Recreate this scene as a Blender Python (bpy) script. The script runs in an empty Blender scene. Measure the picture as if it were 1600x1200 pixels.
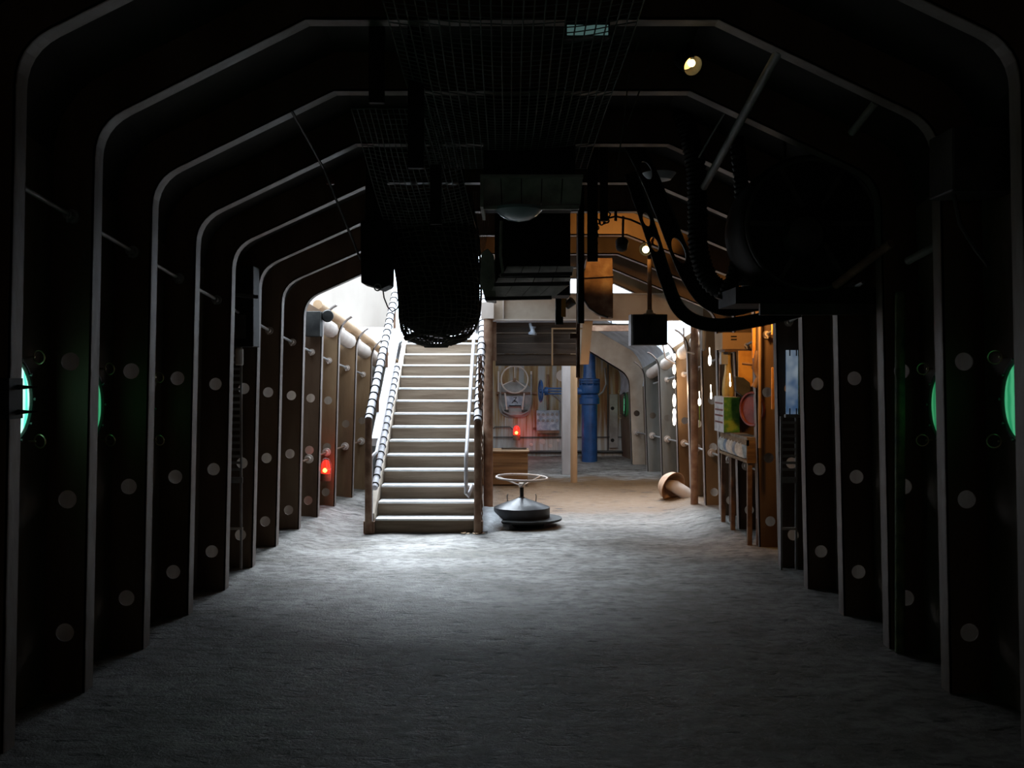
import bpy, math, random
from mathutils import Vector, Matrix
random.seed(7)
PI = math.pi
scn = bpy.context.scene
col = scn.collection
# ------------------------------------------------------------------ camera, sky, light, exposure
FPX, HZ, EYE = 1650.0, 584.0, 1.7
cam_d = bpy.data.cameras.new('camera'); cam = bpy.data.objects.new('camera', cam_d); col.objects.link(cam)
cam.location = (0, 0, EYE); cam.rotation_euler = (PI/2, 0, 0)
cam_d.sensor_width = 36; cam_d.lens = 36*FPX/1600; cam_d.shift_y = -16/1600; cam_d.clip_end = 200
scn.camera = cam
world = bpy.data.worlds.new('sky'); scn.world = world; world.use_nodes = True
bg = world.node_tree.nodes['Background']
bg.inputs[0].default_value = (0.72, 0.86, 1.0, 1); bg.inputs[1].default_value = 4.6
scn.view_settings.view_transform = 'Standard'; scn.view_settings.look = 'None'
scn.view_settings.exposure = 0.0; scn.view_settings.gamma = 1.0
scn.view_settings.use_curve_mapping = False
def portal(loc, sx, sy, rot=(0, 0, 0)):
    d = bpy.data.lights.new('sky_portal', 'AREA'); d.shape = 'RECTANGLE'; d.size = sx; d.size_y = sy
    d.cycles.is_portal = True
    o = bpy.data.objects.new('sky_portal', d); o.location = loc; o.rotation_euler = rot; col.objects.link(o)
portal((0, 13.75, 3.15), 5.6, 5.6)
ba = bpy.data.lights.new('rear_fill', 'AREA'); ba.shape = 'RECTANGLE'; ba.size = 2.2; ba.size_y = 1.8; ba.energy = 3; ba.color = (1, .95, .88)  # unseen fill light added behind the camera, before the closed wall
bo = bpy.data.objects.new('rear_fill', ba); bo.location = (0, -2.4, 1.9); bo.rotation_euler = (PI/2, 0, 0); col.objects.link(bo)
portal((0, 16.5, 2.7), 5.6, 0.95, (PI/2, 0, 0))
def lamp(name, kind, loc, energy, color, radius=.04, target=None, angle=90, blend=.6):
    d = bpy.data.lights.new(name, kind); d.energy = energy; d.color = color; d.shadow_soft_size = radius
    if kind == 'SPOT': d.spot_size = math.radians(angle); d.spot_blend = blend
    o = bpy.data.objects.new(name, d); o.location = loc; col.objects.link(o)
    if target is not None:
        o.rotation_euler = (Vector(target)-Vector(loc)).to_track_quat('-Z', 'Y').to_euler()
    return o

sun_d = bpy.data.lights.new('sun', 'SUN'); sun_d.energy = 17; sun_d.angle = math.radians(42); sun_d.color = (.80, .90, 1)
sun = bpy.data.objects.new('sun', sun_d); sun.rotation_euler = Vector((.12, -.76, -1)).to_track_quat('-Z', 'Y').to_euler(); col.objects.link(sun)
def P(x, y, Y):                       # a measured direction and a distance give a point in the hold
    return Vector(((x-800)*Y/FPX, Y, EYE-(y-HZ)*Y/FPX))
# ------------------------------------------------------------------ materials
def mat(name, c1, c2, scale=6, rough=.7, metal=0, bump=.2, stretch=(1, 1, 1), c3=None, bscale=None, rough2=None, det=6, spec=.5, lo=.35, hi=.65):
    m = bpy.data.materials.new(name); m.use_nodes = True
    nt = m.node_tree; b = nt.nodes['Principled BSDF']
    tc = nt.nodes.new('ShaderNodeNewGeometry'); mp = nt.nodes.new('ShaderNodeMapping')
    mp.inputs['Scale'].default_value = stretch
    nt.links.new(tc.outputs['Position'], mp.inputs[0])
    n = nt.nodes.new('ShaderNodeTexNoise'); n.inputs['Scale'].default_value = scale; n.inputs['Detail'].default_value = det
    nt.links.new(mp.outputs[0], n.inputs['Vector'])
    r = nt.nodes.new('ShaderNodeValToRGB'); r.color_ramp.elements[0].position = lo; r.color_ramp.elements[1].position = hi
    r.color_ramp.elements[0].color = (*c1, 1); r.color_ramp.elements[1].color = (*c2, 1)
    if c3: e = r.color_ramp.elements.new((lo+hi)/2); e.color = (*c3, 1)
    nt.links.new(n.outputs['Fac'], r.inputs[0]); nt.links.new(r.outputs[0], b.inputs['Base Color'])
    b.inputs['Roughness'].default_value = rough; b.inputs['Metallic'].default_value = metal
    b.inputs['Specular IOR Level'].default_value = spec
    if bump:
        n2 = nt.nodes.new('ShaderNodeTexNoise'); n2.inputs['Scale'].default_value = bscale or scale*4; n2.inputs['Detail'].default_value = 8
        nt.links.new(mp.outputs[0], n2.inputs['Vector'])
        bp = nt.nodes.new('ShaderNodeBump'); bp.inputs['Strength'].default_value = bump; bp.inputs['Distance'].default_value = .02
        nt.links.new(n2.outputs['Fac'], bp.inputs['Height']); nt.links.new(bp.outputs[0], b.inputs['Normal'])
    return m
def emit(name, color, strength):
    m = bpy.data.materials.new(name); m.use_nodes = True; nt = m.node_tree; b = nt.nodes['Principled BSDF']
    b.inputs['Base Color'].default_value = (*color, 1); b.inputs['Emission Color'].default_value = (*color, 1)
    b.inputs['Emission Strength'].default_value = strength; b.inputs['Roughness'].default_value = .3
    return m
def glass_emit(name, ca, cb, strength):      # back-lit rippled green glass
    m = emit(name, ca, strength); nt = m.node_tree; b = nt.nodes['Principled BSDF']
    g = nt.nodes.new('ShaderNodeNewGeometry')
    n = nt.nodes.new('ShaderNodeTexWave'); n.inputs['Scale'].default_value = 5; n.inputs['Distortion'].default_value = 5; n.bands_direction = 'Y'
    r = nt.nodes.new('ShaderNodeValToRGB'); r.color_ramp.elements[0].color = (*ca, 1); r.color_ramp.elements[1].color = (*cb, 1)
    nt.links.new(g.outputs['Position'], n.inputs['Vector']); nt.links.new(n.outputs['Fac'], r.inputs[0])
    nt.links.new(r.outputs[0], b.inputs['Emission Color']); b.inputs['Base Color'].default_value = (.02, .1, .06, 1)
    return m
M = {}
M['plate'] = mat('hull_plate', (.10, .06, .038), (.19, .145, .11), 2.2, .75, 0, .25, (1, 1, .35), c3=(.14, .10, .065))
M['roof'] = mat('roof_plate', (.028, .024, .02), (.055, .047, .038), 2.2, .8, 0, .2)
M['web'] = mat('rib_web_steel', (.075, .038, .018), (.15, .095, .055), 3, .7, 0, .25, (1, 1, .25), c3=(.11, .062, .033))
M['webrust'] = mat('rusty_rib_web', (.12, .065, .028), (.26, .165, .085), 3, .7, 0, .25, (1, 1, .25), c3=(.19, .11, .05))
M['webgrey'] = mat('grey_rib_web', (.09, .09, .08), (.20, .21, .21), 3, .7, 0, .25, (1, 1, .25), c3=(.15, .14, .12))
M['flange'] = mat('rib_flange_steel', (.19, .145, .125), (.32, .27, .245), 5, .55, 0, .2, (1, 1, .4))
M['wood'] = mat('stair_timber', (.14, .095, .06), (.24, .18, .125), 3, .8, 0, .3, (.4, 4, 6))
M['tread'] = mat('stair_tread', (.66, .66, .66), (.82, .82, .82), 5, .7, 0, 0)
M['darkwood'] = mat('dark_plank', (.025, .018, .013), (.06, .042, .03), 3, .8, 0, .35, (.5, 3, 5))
M['crate'] = mat('crate_wood', (.13, .07, .03), (.26, .15, .07), 3, .75, 0, .3, (.6, 3, 7))
M['black'] = mat('black_paint', (.012, .012, .012), (.03, .03, .028), 6, .6, 0, .1, spec=.15)
M['darksteel'] = mat('dark_steel', (.03, .03, .028), (.07, .065, .06), 6, .5, .3, .2)
M['palegrey'] = mat('pale_grey_paint', (.30, .27, .26), (.42, .38, .37), 4, .6, 0, .1, (1, 1, .3))
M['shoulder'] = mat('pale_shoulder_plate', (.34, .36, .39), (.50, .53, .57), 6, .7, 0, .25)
M['gunmetal'] = mat('gunmetal', (.018, .018, .02), (.035, .035, .04), 6, .38, 0, .05, spec=.4)
M['grey'] = mat('grey_steel', (.20, .19, .18), (.34, .33, .32), 5, .5, .1, .15)
M['pale'] = mat('pale_paint', (.46, .38, .33), (.62, .54, .48), 4, .6, 0, .15, (1, 1, .4))
M['hullcan'] = mat('white_can', (.6, .55, .5), (.75, .7, .66), 3, .5)
M['white'] = mat('white_rail_paint', (.50, .48, .50), (.70, .68, .70), 6, .45, 0, .1)
M['rail'] = mat('wrapped_rail', (.40, .38, .40), (.58, .56, .58), 12, .6, 0, .2)
M['rust'] = mat('rusty_steel', (.13, .065, .035), (.27, .17, .11), 7, .75, 0, .35, c3=(.19, .10, .06))
M['tan'] = mat('tan_painted_steel', (.33, .20, .10), (.42, .27, .15), 4, .65, 0, .2, (1, 1, .4))
M['beam'] = mat('beam_paint', (.30, .23, .17), (.45, .37, .29), 3, .7, 0, .15)
M['blue'] = mat('blue_paint', (.010, .042, .13), (.022, .085, .24), 6, .4, 0, .2, c3=(.014, .06, .18))
M['bluegrey'] = mat('blue_grey_paint', (.22, .26, .33), (.42, .46, .52), 14, .5, 0, .3)
M['orange'] = mat('orange_panel', (.50, .20, .03), (.80, .40, .08), 5, .6, 0, .2)
M['red'] = mat('red_enamel', (.12, .02, .012), (.20, .045, .03), 8, .5, 0, .15)
M['green'] = mat('green_carton', (.03, .16, .03), (.30, .42, .06), 9, .5, 0, .1, c3=(.08, .26, .05))
M['carton'] = mat('white_carton', (.42, .36, .34), (.62, .56, .54), 10, .6, 0, .1)
M['amber'] = mat('amber_jug', (.40, .24, .05), (.60, .42, .12), 8, .35, 0, .1)
M['rope'] = mat('net_rope', (.09, .08, .065), (.20, .18, .15), 20, .9, 0, .4)
M['netdark'] = mat('dark_net_rope', (.05, .048, .04), (.13, .12, .10), 20, .9, 0, .4)
M['bundle'] = mat('dark_bundle', (.012, .012, .011), (.03, .028, .025), 5, .95, 0, .6)
M['shingle'] = mat('hood_trim', (.30, .29, .26), (.48, .46, .42), 9, .7, 0, .3)
M['chrome'] = mat('worn_chrome', (.6, .6, .6), (.8, .8, .8), 8, .25, 1, .05)
M['brass'] = mat('worn_brass', (.45, .36, .2), (.6, .5, .3), 8, .35, .9, .1)
M['terracotta'] = mat('clay_brown', (.32, .17, .10), (.50, .33, .22), 6, .7, 0, .2)
M['mound'] = mat('rough_concrete', (.34, .36, .38), (.52, .55, .58), 10, .85, 0, .5)
M['mesh'] = mat('wire_mesh', (.10, .11, .10), (.2, .21, .2), 10, .5, .3, .1)
M['lens'] = mat('lens_glass', (.25, .33, .38), (.4, .5, .55), 3, .15, 0, .02)
M['cream'] = mat('cream_wall', (.33, .28, .24), (.43, .37, .32), 2, .8, 0, .1, (1, 1, .3))
M['sheen_glow'] = glass_emit('panel_sheen_glow', (.05, .10, .20), (.30, .36, .42), .55)  # bluish reflection on the metal panel put in as emission
M['panel'] = mat('tarnished_panel', (.16, .24, .34), (.55, .62, .70), 7, .25, .5, .08, c3=(.25, .38, .55))
M['sheet'] = mat('grey_sheet', (.22, .25, .26), (.36, .39, .40), 4, .6, 0, .2)
M['disc'] = mat('pale_lid', (.50, .46, .40), (.75, .72, .68), 20, .4, 0, .05)
M['greenlit'] = mat('greenlit_pipe', (.05, .08, .05), (.18, .20, .08), 9, .8, 0, .4)  # green light from the portholes put into the pipe's colour
M['red_glass'] = emit('lit_red_glass', (1, .03, .015), 1.2)
M['red_core'] = emit('lit_red_bulb', (1, .22, .03), 14)
M['warm'] = emit('lit_warm_bulb', (1, .80, .35), 9)
M['warm_dim'] = emit('lit_reflector', (1, .62, .22), 1.3)
M['bulb'] = emit('white_glow', (1, .90, .75), 9)  # emissive white for the added glowing spots
M['tube'] = emit('lit_dim_tube', (.45, .85, .8), .10)
M['g1'] = glass_emit('green_glass_bright', (.06, .85, .50), (.55, 1, .85), 1.5)
M['g2'] = glass_emit('green_glass', (.03, .45, .18), (.12, .75, .35), .5)
M['g3'] = glass_emit('green_glass_dim', (.02, .35, .12), (.10, .60, .25), .45)
# back bulkhead: weathered vertical plates
def bulkhead_mat():
    m = mat('stained_bulkhead', (.20, .09, .03), (.34, .34, .33), 5.5, .75, 0, .3, (2.2, 1, .16), c3=(.30, .21, .10), lo=.36, hi=.60)
    nt = m.node_tree; b = nt.nodes['Principled BSDF']; N = nt.nodes.new; L = nt.links.new; src = b.inputs['Base Color'].links[0].from_socket
    g = N('ShaderNodeNewGeometry'); mp = N('ShaderNodeMapping'); mp.inputs['Scale'].default_value = (9, 1, .5); L(g.outputs['Position'], mp.inputs[0])
    n = N('ShaderNodeTexNoise'); n.inputs['Scale'].default_value = 2.5; n.inputs['Detail'].default_value = 7; L(mp.outputs[0], n.inputs['Vector'])
    sp = N('ShaderNodeSeparateXYZ'); L(g.outputs['Position'], sp.inputs[0])
    a = N('ShaderNodeMath'); a.operation = 'MULTIPLY_ADD'; a.inputs[1].default_value = -.33; a.inputs[2].default_value = .35; L(sp.outputs[2], a.inputs[0])
    c = N('ShaderNodeMath'); c.operation = 'ADD'; L(a.outputs[0], c.inputs[0]); L(n.outputs['Fac'], c.inputs[1])     # limy deposits grow towards the foot
    r = N('ShaderNodeMapRange'); r.inputs[1].default_value = .50; r.inputs[2].default_value = .85; L(c.outputs[0], r.inputs[0])
    mx = N('ShaderNodeMixRGB'); mx.inputs[2].default_value = (.50, .52, .52, 1); L(r.outputs[0], mx.inputs[0]); L(src, mx.inputs[1]); L(mx.outputs[0], b.inputs['Base Color'])
    return m
M['bulk'] = bulkhead_mat()
def floor_mat():
    m = bpy.data.materials.new('worn_concrete'); m.use_nodes = True; nt = m.node_tree; b = nt.nodes['Principled BSDF']
    N = nt.nodes.new; L = nt.links.new
    g = N('ShaderNodeNewGeometry')
    def noise(scale, stretch, det=8):
        mp = N('ShaderNodeMapping'); mp.inputs['Scale'].default_value = stretch; L(g.outputs['Position'], mp.inputs[0])
        n = N('ShaderNodeTexNoise'); n.inputs['Scale'].default_value = scale; n.inputs['Detail'].default_value = det; n.inputs['Roughness'].default_value = .62
        L(mp.outputs[0], n.inputs['Vector']); return n
    n1 = noise(1.5, (.8, 1.3, 1)); n2 = noise(11, (.75, 1, 1), 12); n3 = noise(70, (1, 1, 1)); n4 = noise(9, (.5, 1.3, 1), 5)
    r1 = N('ShaderNodeValToRGB'); e = r1.color_ramp.elements; e[0].position = .35; e[1].position = .65
    e[0].color = (.17, .155, .13, 1); e[1].color = (.40, .38, .36, 1); L(n1.outputs['Fac'], r1.inputs[0])
    r2 = N('ShaderNodeValToRGB'); e = r2.color_ramp.elements; e[0].position = .40; e[1].position = .56
    e[0].color = (.42, .41, .39, 1); e[1].color = (1.1, 1.1, 1.1, 1); L(n2.outputs['Fac'], r2.inputs[0])
    mx = N('ShaderNodeMixRGB'); mx.blend_type = 'MULTIPLY'; mx.inputs[0].default_value = .8
    L(r1.outputs[0], mx.inputs[1]); L(r2.outputs[0], mx.inputs[2]); 
    sp = N('ShaderNodeSeparateXYZ'); L(g.outputs['Position'], sp.inputs[0])     # warm lamp light and deck shade painted brown into the back of the floor
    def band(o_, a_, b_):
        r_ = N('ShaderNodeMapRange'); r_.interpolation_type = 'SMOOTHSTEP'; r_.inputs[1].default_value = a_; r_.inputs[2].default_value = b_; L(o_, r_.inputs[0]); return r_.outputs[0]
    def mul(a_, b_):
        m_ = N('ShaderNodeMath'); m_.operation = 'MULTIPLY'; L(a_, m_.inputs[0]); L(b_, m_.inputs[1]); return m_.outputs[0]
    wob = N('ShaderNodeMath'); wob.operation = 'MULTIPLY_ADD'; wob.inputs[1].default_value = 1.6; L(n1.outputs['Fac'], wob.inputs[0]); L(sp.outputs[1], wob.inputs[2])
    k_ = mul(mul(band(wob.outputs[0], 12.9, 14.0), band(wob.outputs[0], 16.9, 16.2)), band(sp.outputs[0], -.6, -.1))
    warm_mx = N('ShaderNodeMixRGB'); warm_mx.inputs[2].default_value = (.15, .075, .022, 1); L(k_, warm_mx.inputs[0]); L(mx.outputs[0], warm_mx.inputs[1]); L(warm_mx.outputs[0], b.inputs['Base Color'])
    fk = N('ShaderNodeMapRange'); fk.inputs[1].default_value = .66; fk.inputs[2].default_value = .60; fk.inputs[3].default_value = .30; L(n4.outputs['Fac'], fk.inputs[0])   # pits and gouges
    pit = N('ShaderNodeMixRGB'); pit.blend_type = 'MULTIPLY'; pit.inputs[0].default_value = 1; L(warm_mx.outputs[0], pit.inputs[1]); L(fk.outputs[0], pit.inputs[2]); L(pit.outputs[0], b.inputs['Base Color'])
    rr = N('ShaderNodeMapRange'); rr.inputs[3].default_value = .42; rr.inputs[4].default_value = .8; L(n2.outputs['Fac'], rr.inputs[0]); L(rr.outputs[0], b.inputs['Roughness'])
    ad = N('ShaderNodeMath'); ad.operation = 'MULTIPLY_ADD'; ad.inputs[1].default_value = 2.2; L(n2.outputs['Fac'], ad.inputs[0]); L(n3.outputs['Fac'], ad.inputs[2])
    a2 = N('ShaderNodeMath'); a2.operation = 'MULTIPLY_ADD'; a2.inputs[1].default_value = 1.5; L(fk.outputs[0], a2.inputs[0]); L(ad.outputs[0], a2.inputs[2])
    bp = N('ShaderNodeBump'); bp.inputs['Strength'].default_value = .8; bp.inputs['Distance'].default_value = .03
    L(a2.outputs[0], bp.inputs['Height']); L(bp.outputs[0], b.inputs['Normal'])
    return m
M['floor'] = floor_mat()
# ------------------------------------------------------------------ mesh helpers
ORG = {}
def frame(d):
    d = Vector(d).normalized(); a = Vector((0, 0, 1)) if abs(d.z) < .9 else Vector((1, 0, 0))
    u = d.cross(a).normalized(); return u, d.cross(u).normalized(), d
class MB:
    def __init__(s): s.v = []; s.f = []
    def add(s, vs, fs):
        k = len(s.v); s.v += [Vector(p) for p in vs]; s.f += [tuple(i+k for i in f) for f in fs]; return s
    def box(s, x0, x1, y0, y1, z0, z1):
        vs = [(x, y, z) for z in (z0, z1) for y in (y0, y1) for x in (x0, x1)]
        return s.add(vs, [(0, 2, 3, 1), (4, 5, 7, 6), (0, 1, 5, 4), (2, 6, 7, 3), (0, 4, 6, 2), (1, 3, 7, 5)])
    def bar(s, p, q, w, h, up=(0, 0, 1)):
        p, q = Vector(p), Vector(q); d = (q-p).normalized(); u = d.cross(Vector(up))
        if u.length < 1e-3: u = d.cross(Vector((1, 0, 0)))
        u.normalize(); n = u.cross(d).normalized()
        vs = [c+u*a*w/2+n*b*h/2 for c in (p, q) for a, b in ((-1, -1), (1, -1), (1, 1), (-1, 1))]
        return s.add(vs, [(3, 2, 1, 0), (4, 5, 6, 7), (0, 1, 5, 4), (1, 2, 6, 5), (2, 3, 7, 6), (3, 0, 4, 7)])
    def cyl(s, p, q, r0, r1=None, n=16):
        r1 = r0 if r1 is None else r1; p, q = Vector(p), Vector(q); u, w, d = frame(q-p)
        vs = [c+(u*math.cos(2*PI*i/n)+w*math.sin(2*PI*i/n))*r for c, r in ((p, r0), (q, r1)) for i in range(n)]
        return s.add(vs, [(i, (i+1) % n, n+(i+1) % n, n+i) for i in range(n)]+[tuple(range(n))[::-1], tuple(range(n, 2*n))])
    def tube(s, pts, r, n=8, closed=False):
        pts = [Vector(p) for p in pts]; m = len(pts); vs = []; pu = None
        for i in range(m):
            a = pts[(i-1) % m] if (i or closed) else pts[0]; b = pts[(i+1) % m] if (i < m-1 or closed) else pts[-1]
            d = (b-a).normalized()
            if pu is None: u = frame(d)[0]
            else:
                u = pu-d*pu.dot(d); u = u.normalized() if u.length > 1e-5 else frame(d)[0]
            pu = u; w = d.cross(u); rr = r[i] if isinstance(r, (list, tuple)) else r
            vs += [pts[i]+(u*math.cos(2*PI*k/n)+w*math.sin(2*PI*k/n))*rr for k in range(n)]
        fs = [(i*n+k, i*n+(k+1) % n, ((i+1) % m)*n+(k+1) % n, ((i+1) % m)*n+k) for i in range(m if closed else m-1) for k in range(n)]
        if not closed: fs += [tuple(range(n))[::-1], tuple(range((m-1)*n, m*n))]
        return s.add(vs, fs)
    def ring(s, c, axis, R, r, n=28, k=8, a0=0, a1=2*PI):
        u, w, d = frame(axis); c = Vector(c); full = abs(a1-a0-2*PI) < 1e-6
        m = n if full else n+1
        return s.tube([c+(u*math.cos(a0+(a1-a0)*i/n)+w*math.sin(a0+(a1-a0)*i/n))*R for i in range(m)], r, k, full)
    def lathe(s, prof, c, axis=(0, 0, 1), n=32):
        u, w, d = frame(axis); c = Vector(c); vs = []
        for r, h in prof: vs += [c+d*h+(u*math.cos(2*PI*i/n)+w*math.sin(2*PI*i/n))*max(r, 1e-4) for i in range(n)]
        m = len(prof)
        return s.add(vs, [(j*n+i, j*n+(i+1) % n, (j+1)*n+(i+1) % n, (j+1)*n+i) for j in range(m-1) for i in range(n)]+[tuple(range(n))[::-1], tuple(range((m-1)*n, m*n))])
    def ball(s, c, r, n=16, squash=1):
        return s.lathe([(r*math.sin(PI*i/8), -r*squash*math.cos(PI*i/8)) for i in range(9)], c, n=n)
    def prism(s, poly, off):                     # poly: closed list of points, off: extrusion vector
        n = len(poly); a = [Vector(p) for p in poly]; o = Vector(off)
        return s.add(a+[p+o for p in a], [tuple(range(n))[::-1], tuple(range(n, 2*n))]+[(i, (i+1) % n, n+(i+1) % n, n+i) for i in range(n)])
    def sheet(s, f, us, vs_, thick):             # f(u,v)->point, thick: vector
        nu, nv = len(us), len(vs_); t = Vector(thick)
        A = [Vector(f(u, v)) for u in us for v in vs_]; k = len(A)
        fs = []
        for i in range(nu-1):
            for j in range(nv-1):
                a, b, c, d = i*nv+j, (i+1)*nv+j, (i+1)*nv+j+1, i*nv+j+1
                fs += [(a, b, c, d), (k+d, k+c, k+b, k+a)]
        for i in range(nu-1): fs += [(i*nv, k+i*nv, k+(i+1)*nv, (i+1)*nv), (i*nv+nv-1, (i+1)*nv+nv-1, k+(i+1)*nv+nv-1, k+i*nv+nv-1)]
        for j in range(nv-1): fs += [(j, j+1, k+j+1, k+j), ((nu-1)*nv+j, k+(nu-1)*nv+j, k+(nu-1)*nv+j+1, (nu-1)*nv+j+1)]
        return s.add(A+[p+t for p in A], fs)
    def hole_cell(s, f, u0, u1, v0, v1, ru, rv, thick, n=24):   # a square piece of sheet with a round hole
        uc, vc = (u0+u1)/2, (v0+v1)/2; t = Vector(thick); O = []; I = []
        for i in range(n):
            a = 2*PI*i/n; ca, sa = math.cos(a), math.sin(a); k = 1/max(abs(ca), abs(sa))
            O.append(Vector(f(uc+ca*k*(u1-u0)/2, vc+sa*k*(v1-v0)/2))); I.append(Vector(f(uc+ca*ru, vc+sa*rv)))
        vs = O+I+[p+t for p in O]+[p+t for p in I]; fs = []
        for i in range(n):
            j = (i+1) % n
            fs += [(i, j, n+j, n+i), (2*n+i, 3*n+i, 3*n+j, 2*n+j), (n+i, n+j, 3*n+j, 3*n+i), (i, 2*n+i, 2*n+j, j)]
        return s.add(vs, fs)
    def build(s, name, m, parent=None, smooth=False, org=None, bevel=0):
        if org is None: org = ORG[parent.name] if parent is not None else None
        if org is None:
            xs = [p.x for p in s.v]; ys = [p.y for p in s.v]; zs = [p.z for p in s.v]
            org = Vector(((min(xs)+max(xs))/2, (min(ys)+max(ys))/2, min(zs)))
        org = Vector(org); me = bpy.data.meshes.new(name); me.from_pydata([p-org for p in s.v], [], s.f); me.materials.append(M[m] if isinstance(m, str) else m)
        import bmesh
        b = bmesh.new(); b.from_mesh(me); bmesh.ops.remove_doubles(b, verts=b.verts, dist=1e-6); bmesh.ops.recalc_face_normals(b, faces=b.faces); b.to_mesh(me); b.free()
        if smooth:
            for p in me.polygons: p.use_smooth = True
            try: me.set_sharp_from_angle(angle=math.radians(38))
            except Exception: pass
        o = bpy.data.objects.new(name, me); col.objects.link(o)
        if parent is not None: o.parent = parent
        else: o.location = org
        ORG[o.name] = org
        if bevel:
            bv = o.modifiers.new('bevel', 'BEVEL'); bv.width = bevel; bv.segments = 2; bv.limit_method = 'ANGLE'
        return o
def tag(o, label, cat, group=None):
    o['label'] = label; o['category'] = cat
    if group: o['group'] = group
    return o
def struct(o): o['kind'] = 'structure'; return o
def thing(name, loc, label, cat, group=None):
    o = bpy.data.objects.new(name, None); o.location = loc; o.empty_display_size = .1; col.objects.link(o); ORG[o.name] = Vector(loc)
    return tag(o, label, cat, group)
def lerp(a, b, t): return a+(b-a)*t
def smooth01(t): t = max(0, min(1, t)); return t*t*(3-2*t)
# ------------------------------------------------------------------ the hull
#        Y     Wl    Wr    zk    zc
HT = [(-2.5, 2.27, 2.32, 3.9, 4.45), (4.73, 2.25, 2.30, 3.17, 3.73), (5.63, 2.25, 2.30, 3.03, 3.59), (6.53, 2.25, 2.30, 2.90, 3.45), (7.43, 2.25, 2.30, 2.78, 3.32),
      (8.33, 2.235, 2.30, 2.70, 3.21), (9.23, 2.24, 2.32, 2.62, 3.12), (10.13, 2.235, 2.34, 2.55, 3.03), (11.03, 2.20, 2.34, 2.475, 2.95),
      (11.93, 2.17, 2.33, 2.40, 2.90), (12.83, 2.13, 2.32, 2.31, 2.86), (13.73, 2.05, 2.30, 2.20, 2.74), (14.63, 1.97, 2.28, 2.08, 2.60),
      (15.53, 1.88, 2.18, 1.94, 2.44), (16.43, 1.78, 2.08, 1.80, 2.30), (17.33, 1.65, 1.94, 1.66, 2.16), (18.6, 1.48, 1.64, 1.48, 1.98)]
HT = [(a_, b_+.03, c_+.035, d_, e_) for a_, b_, c_, d_, e_ in HT]
def hull(Y):
    for a, b in zip(HT, HT[1:]):
        if Y <= b[0] or b is HT[-1]:
            t = (Y-a[0])/(b[0]-a[0]); return [lerp(a[i], b[i], t) for i in range(1, 5)]
def floor_z(x, Y):
    z = .045*max(0, Y-12.5)
    if Y > 8: z += .10*smooth01((Y-8.5)/3.5)*smooth01((abs(x)-1.75)/.6)*(1-smooth01((Y-12.5)/3))
    return z
D = .22; LEAN = .06; XC = 1.1
def side_pt(sgn, Y, z, off=0):
    wl, wr, zk, zc = hull(Y); W = wl if sgn < 0 else wr
    return Vector((sgn*(W-LEAN*z/zk+off), Y, z))
def arch_side(sgn, Y, off=0, xend=XC):          # from the knuckle bottom, round the bend, up the rafter
    wl, wr, zk, zc = hull(Y); W = wl if sgn < 0 else wr
    wk = W-LEAN; K = Vector((wk, zk)); C = Vector((XC, zc)); dr = (C-K).normalized(); r = .17
    A = Vector((W-LEAN*(zk-r)/zk, zk-r)); B = K+dr*r; nr = Vector((-dr.y, dr.x))
    if nr.y < 0: nr = -nr
    pts = []; nn = []
    for i in range(7):
        t = i/6; p = A*(1-t)**2+K*2*t*(1-t)+B*t*t; n = (Vector((1, 0))*(1-t)+nr*t).normalized(); pts.append(p+n*off); nn.append(n)
    kk = 1+.75*smooth01((Y-15.6)/1.6)
    pts = [p+n_*off*(kk-1)*i/6 for i, (p, n_) in enumerate(zip(pts, nn))]
    t = (wk-xend)/(wk-XC); E = K+(C-K)*t
    if (C-K).length*t > r+.03: pts.append(E+(nr*off*kk if xend > XC+.01 else Vector((0, off*1.08*kk))))
    return [Vector((sgn*p.x, Y, p.y)) for p in pts], zk-r
def offs(sgn, Y, lst, off): return lst
ORD = ['first', 'second', 'third', 'fourth', 'fifth', 'sixth', 'seventh', 'eighth', 'ninth', 'tenth', 'eleventh', 'twelfth', 'thirteenth', 'fourteenth', 'fifteenth']
RIBY = [4.73+.9*i for i in range(15)]
FL = .112
def holes_z(i, Y):
    s = max(0, min(1, (Y-5.63)/7.5)); return [lerp(1.765, 1.36, s), lerp(1.03, .80, s), lerp(.32, .26, s)] if Y < 13.5 else [1.05]
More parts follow.
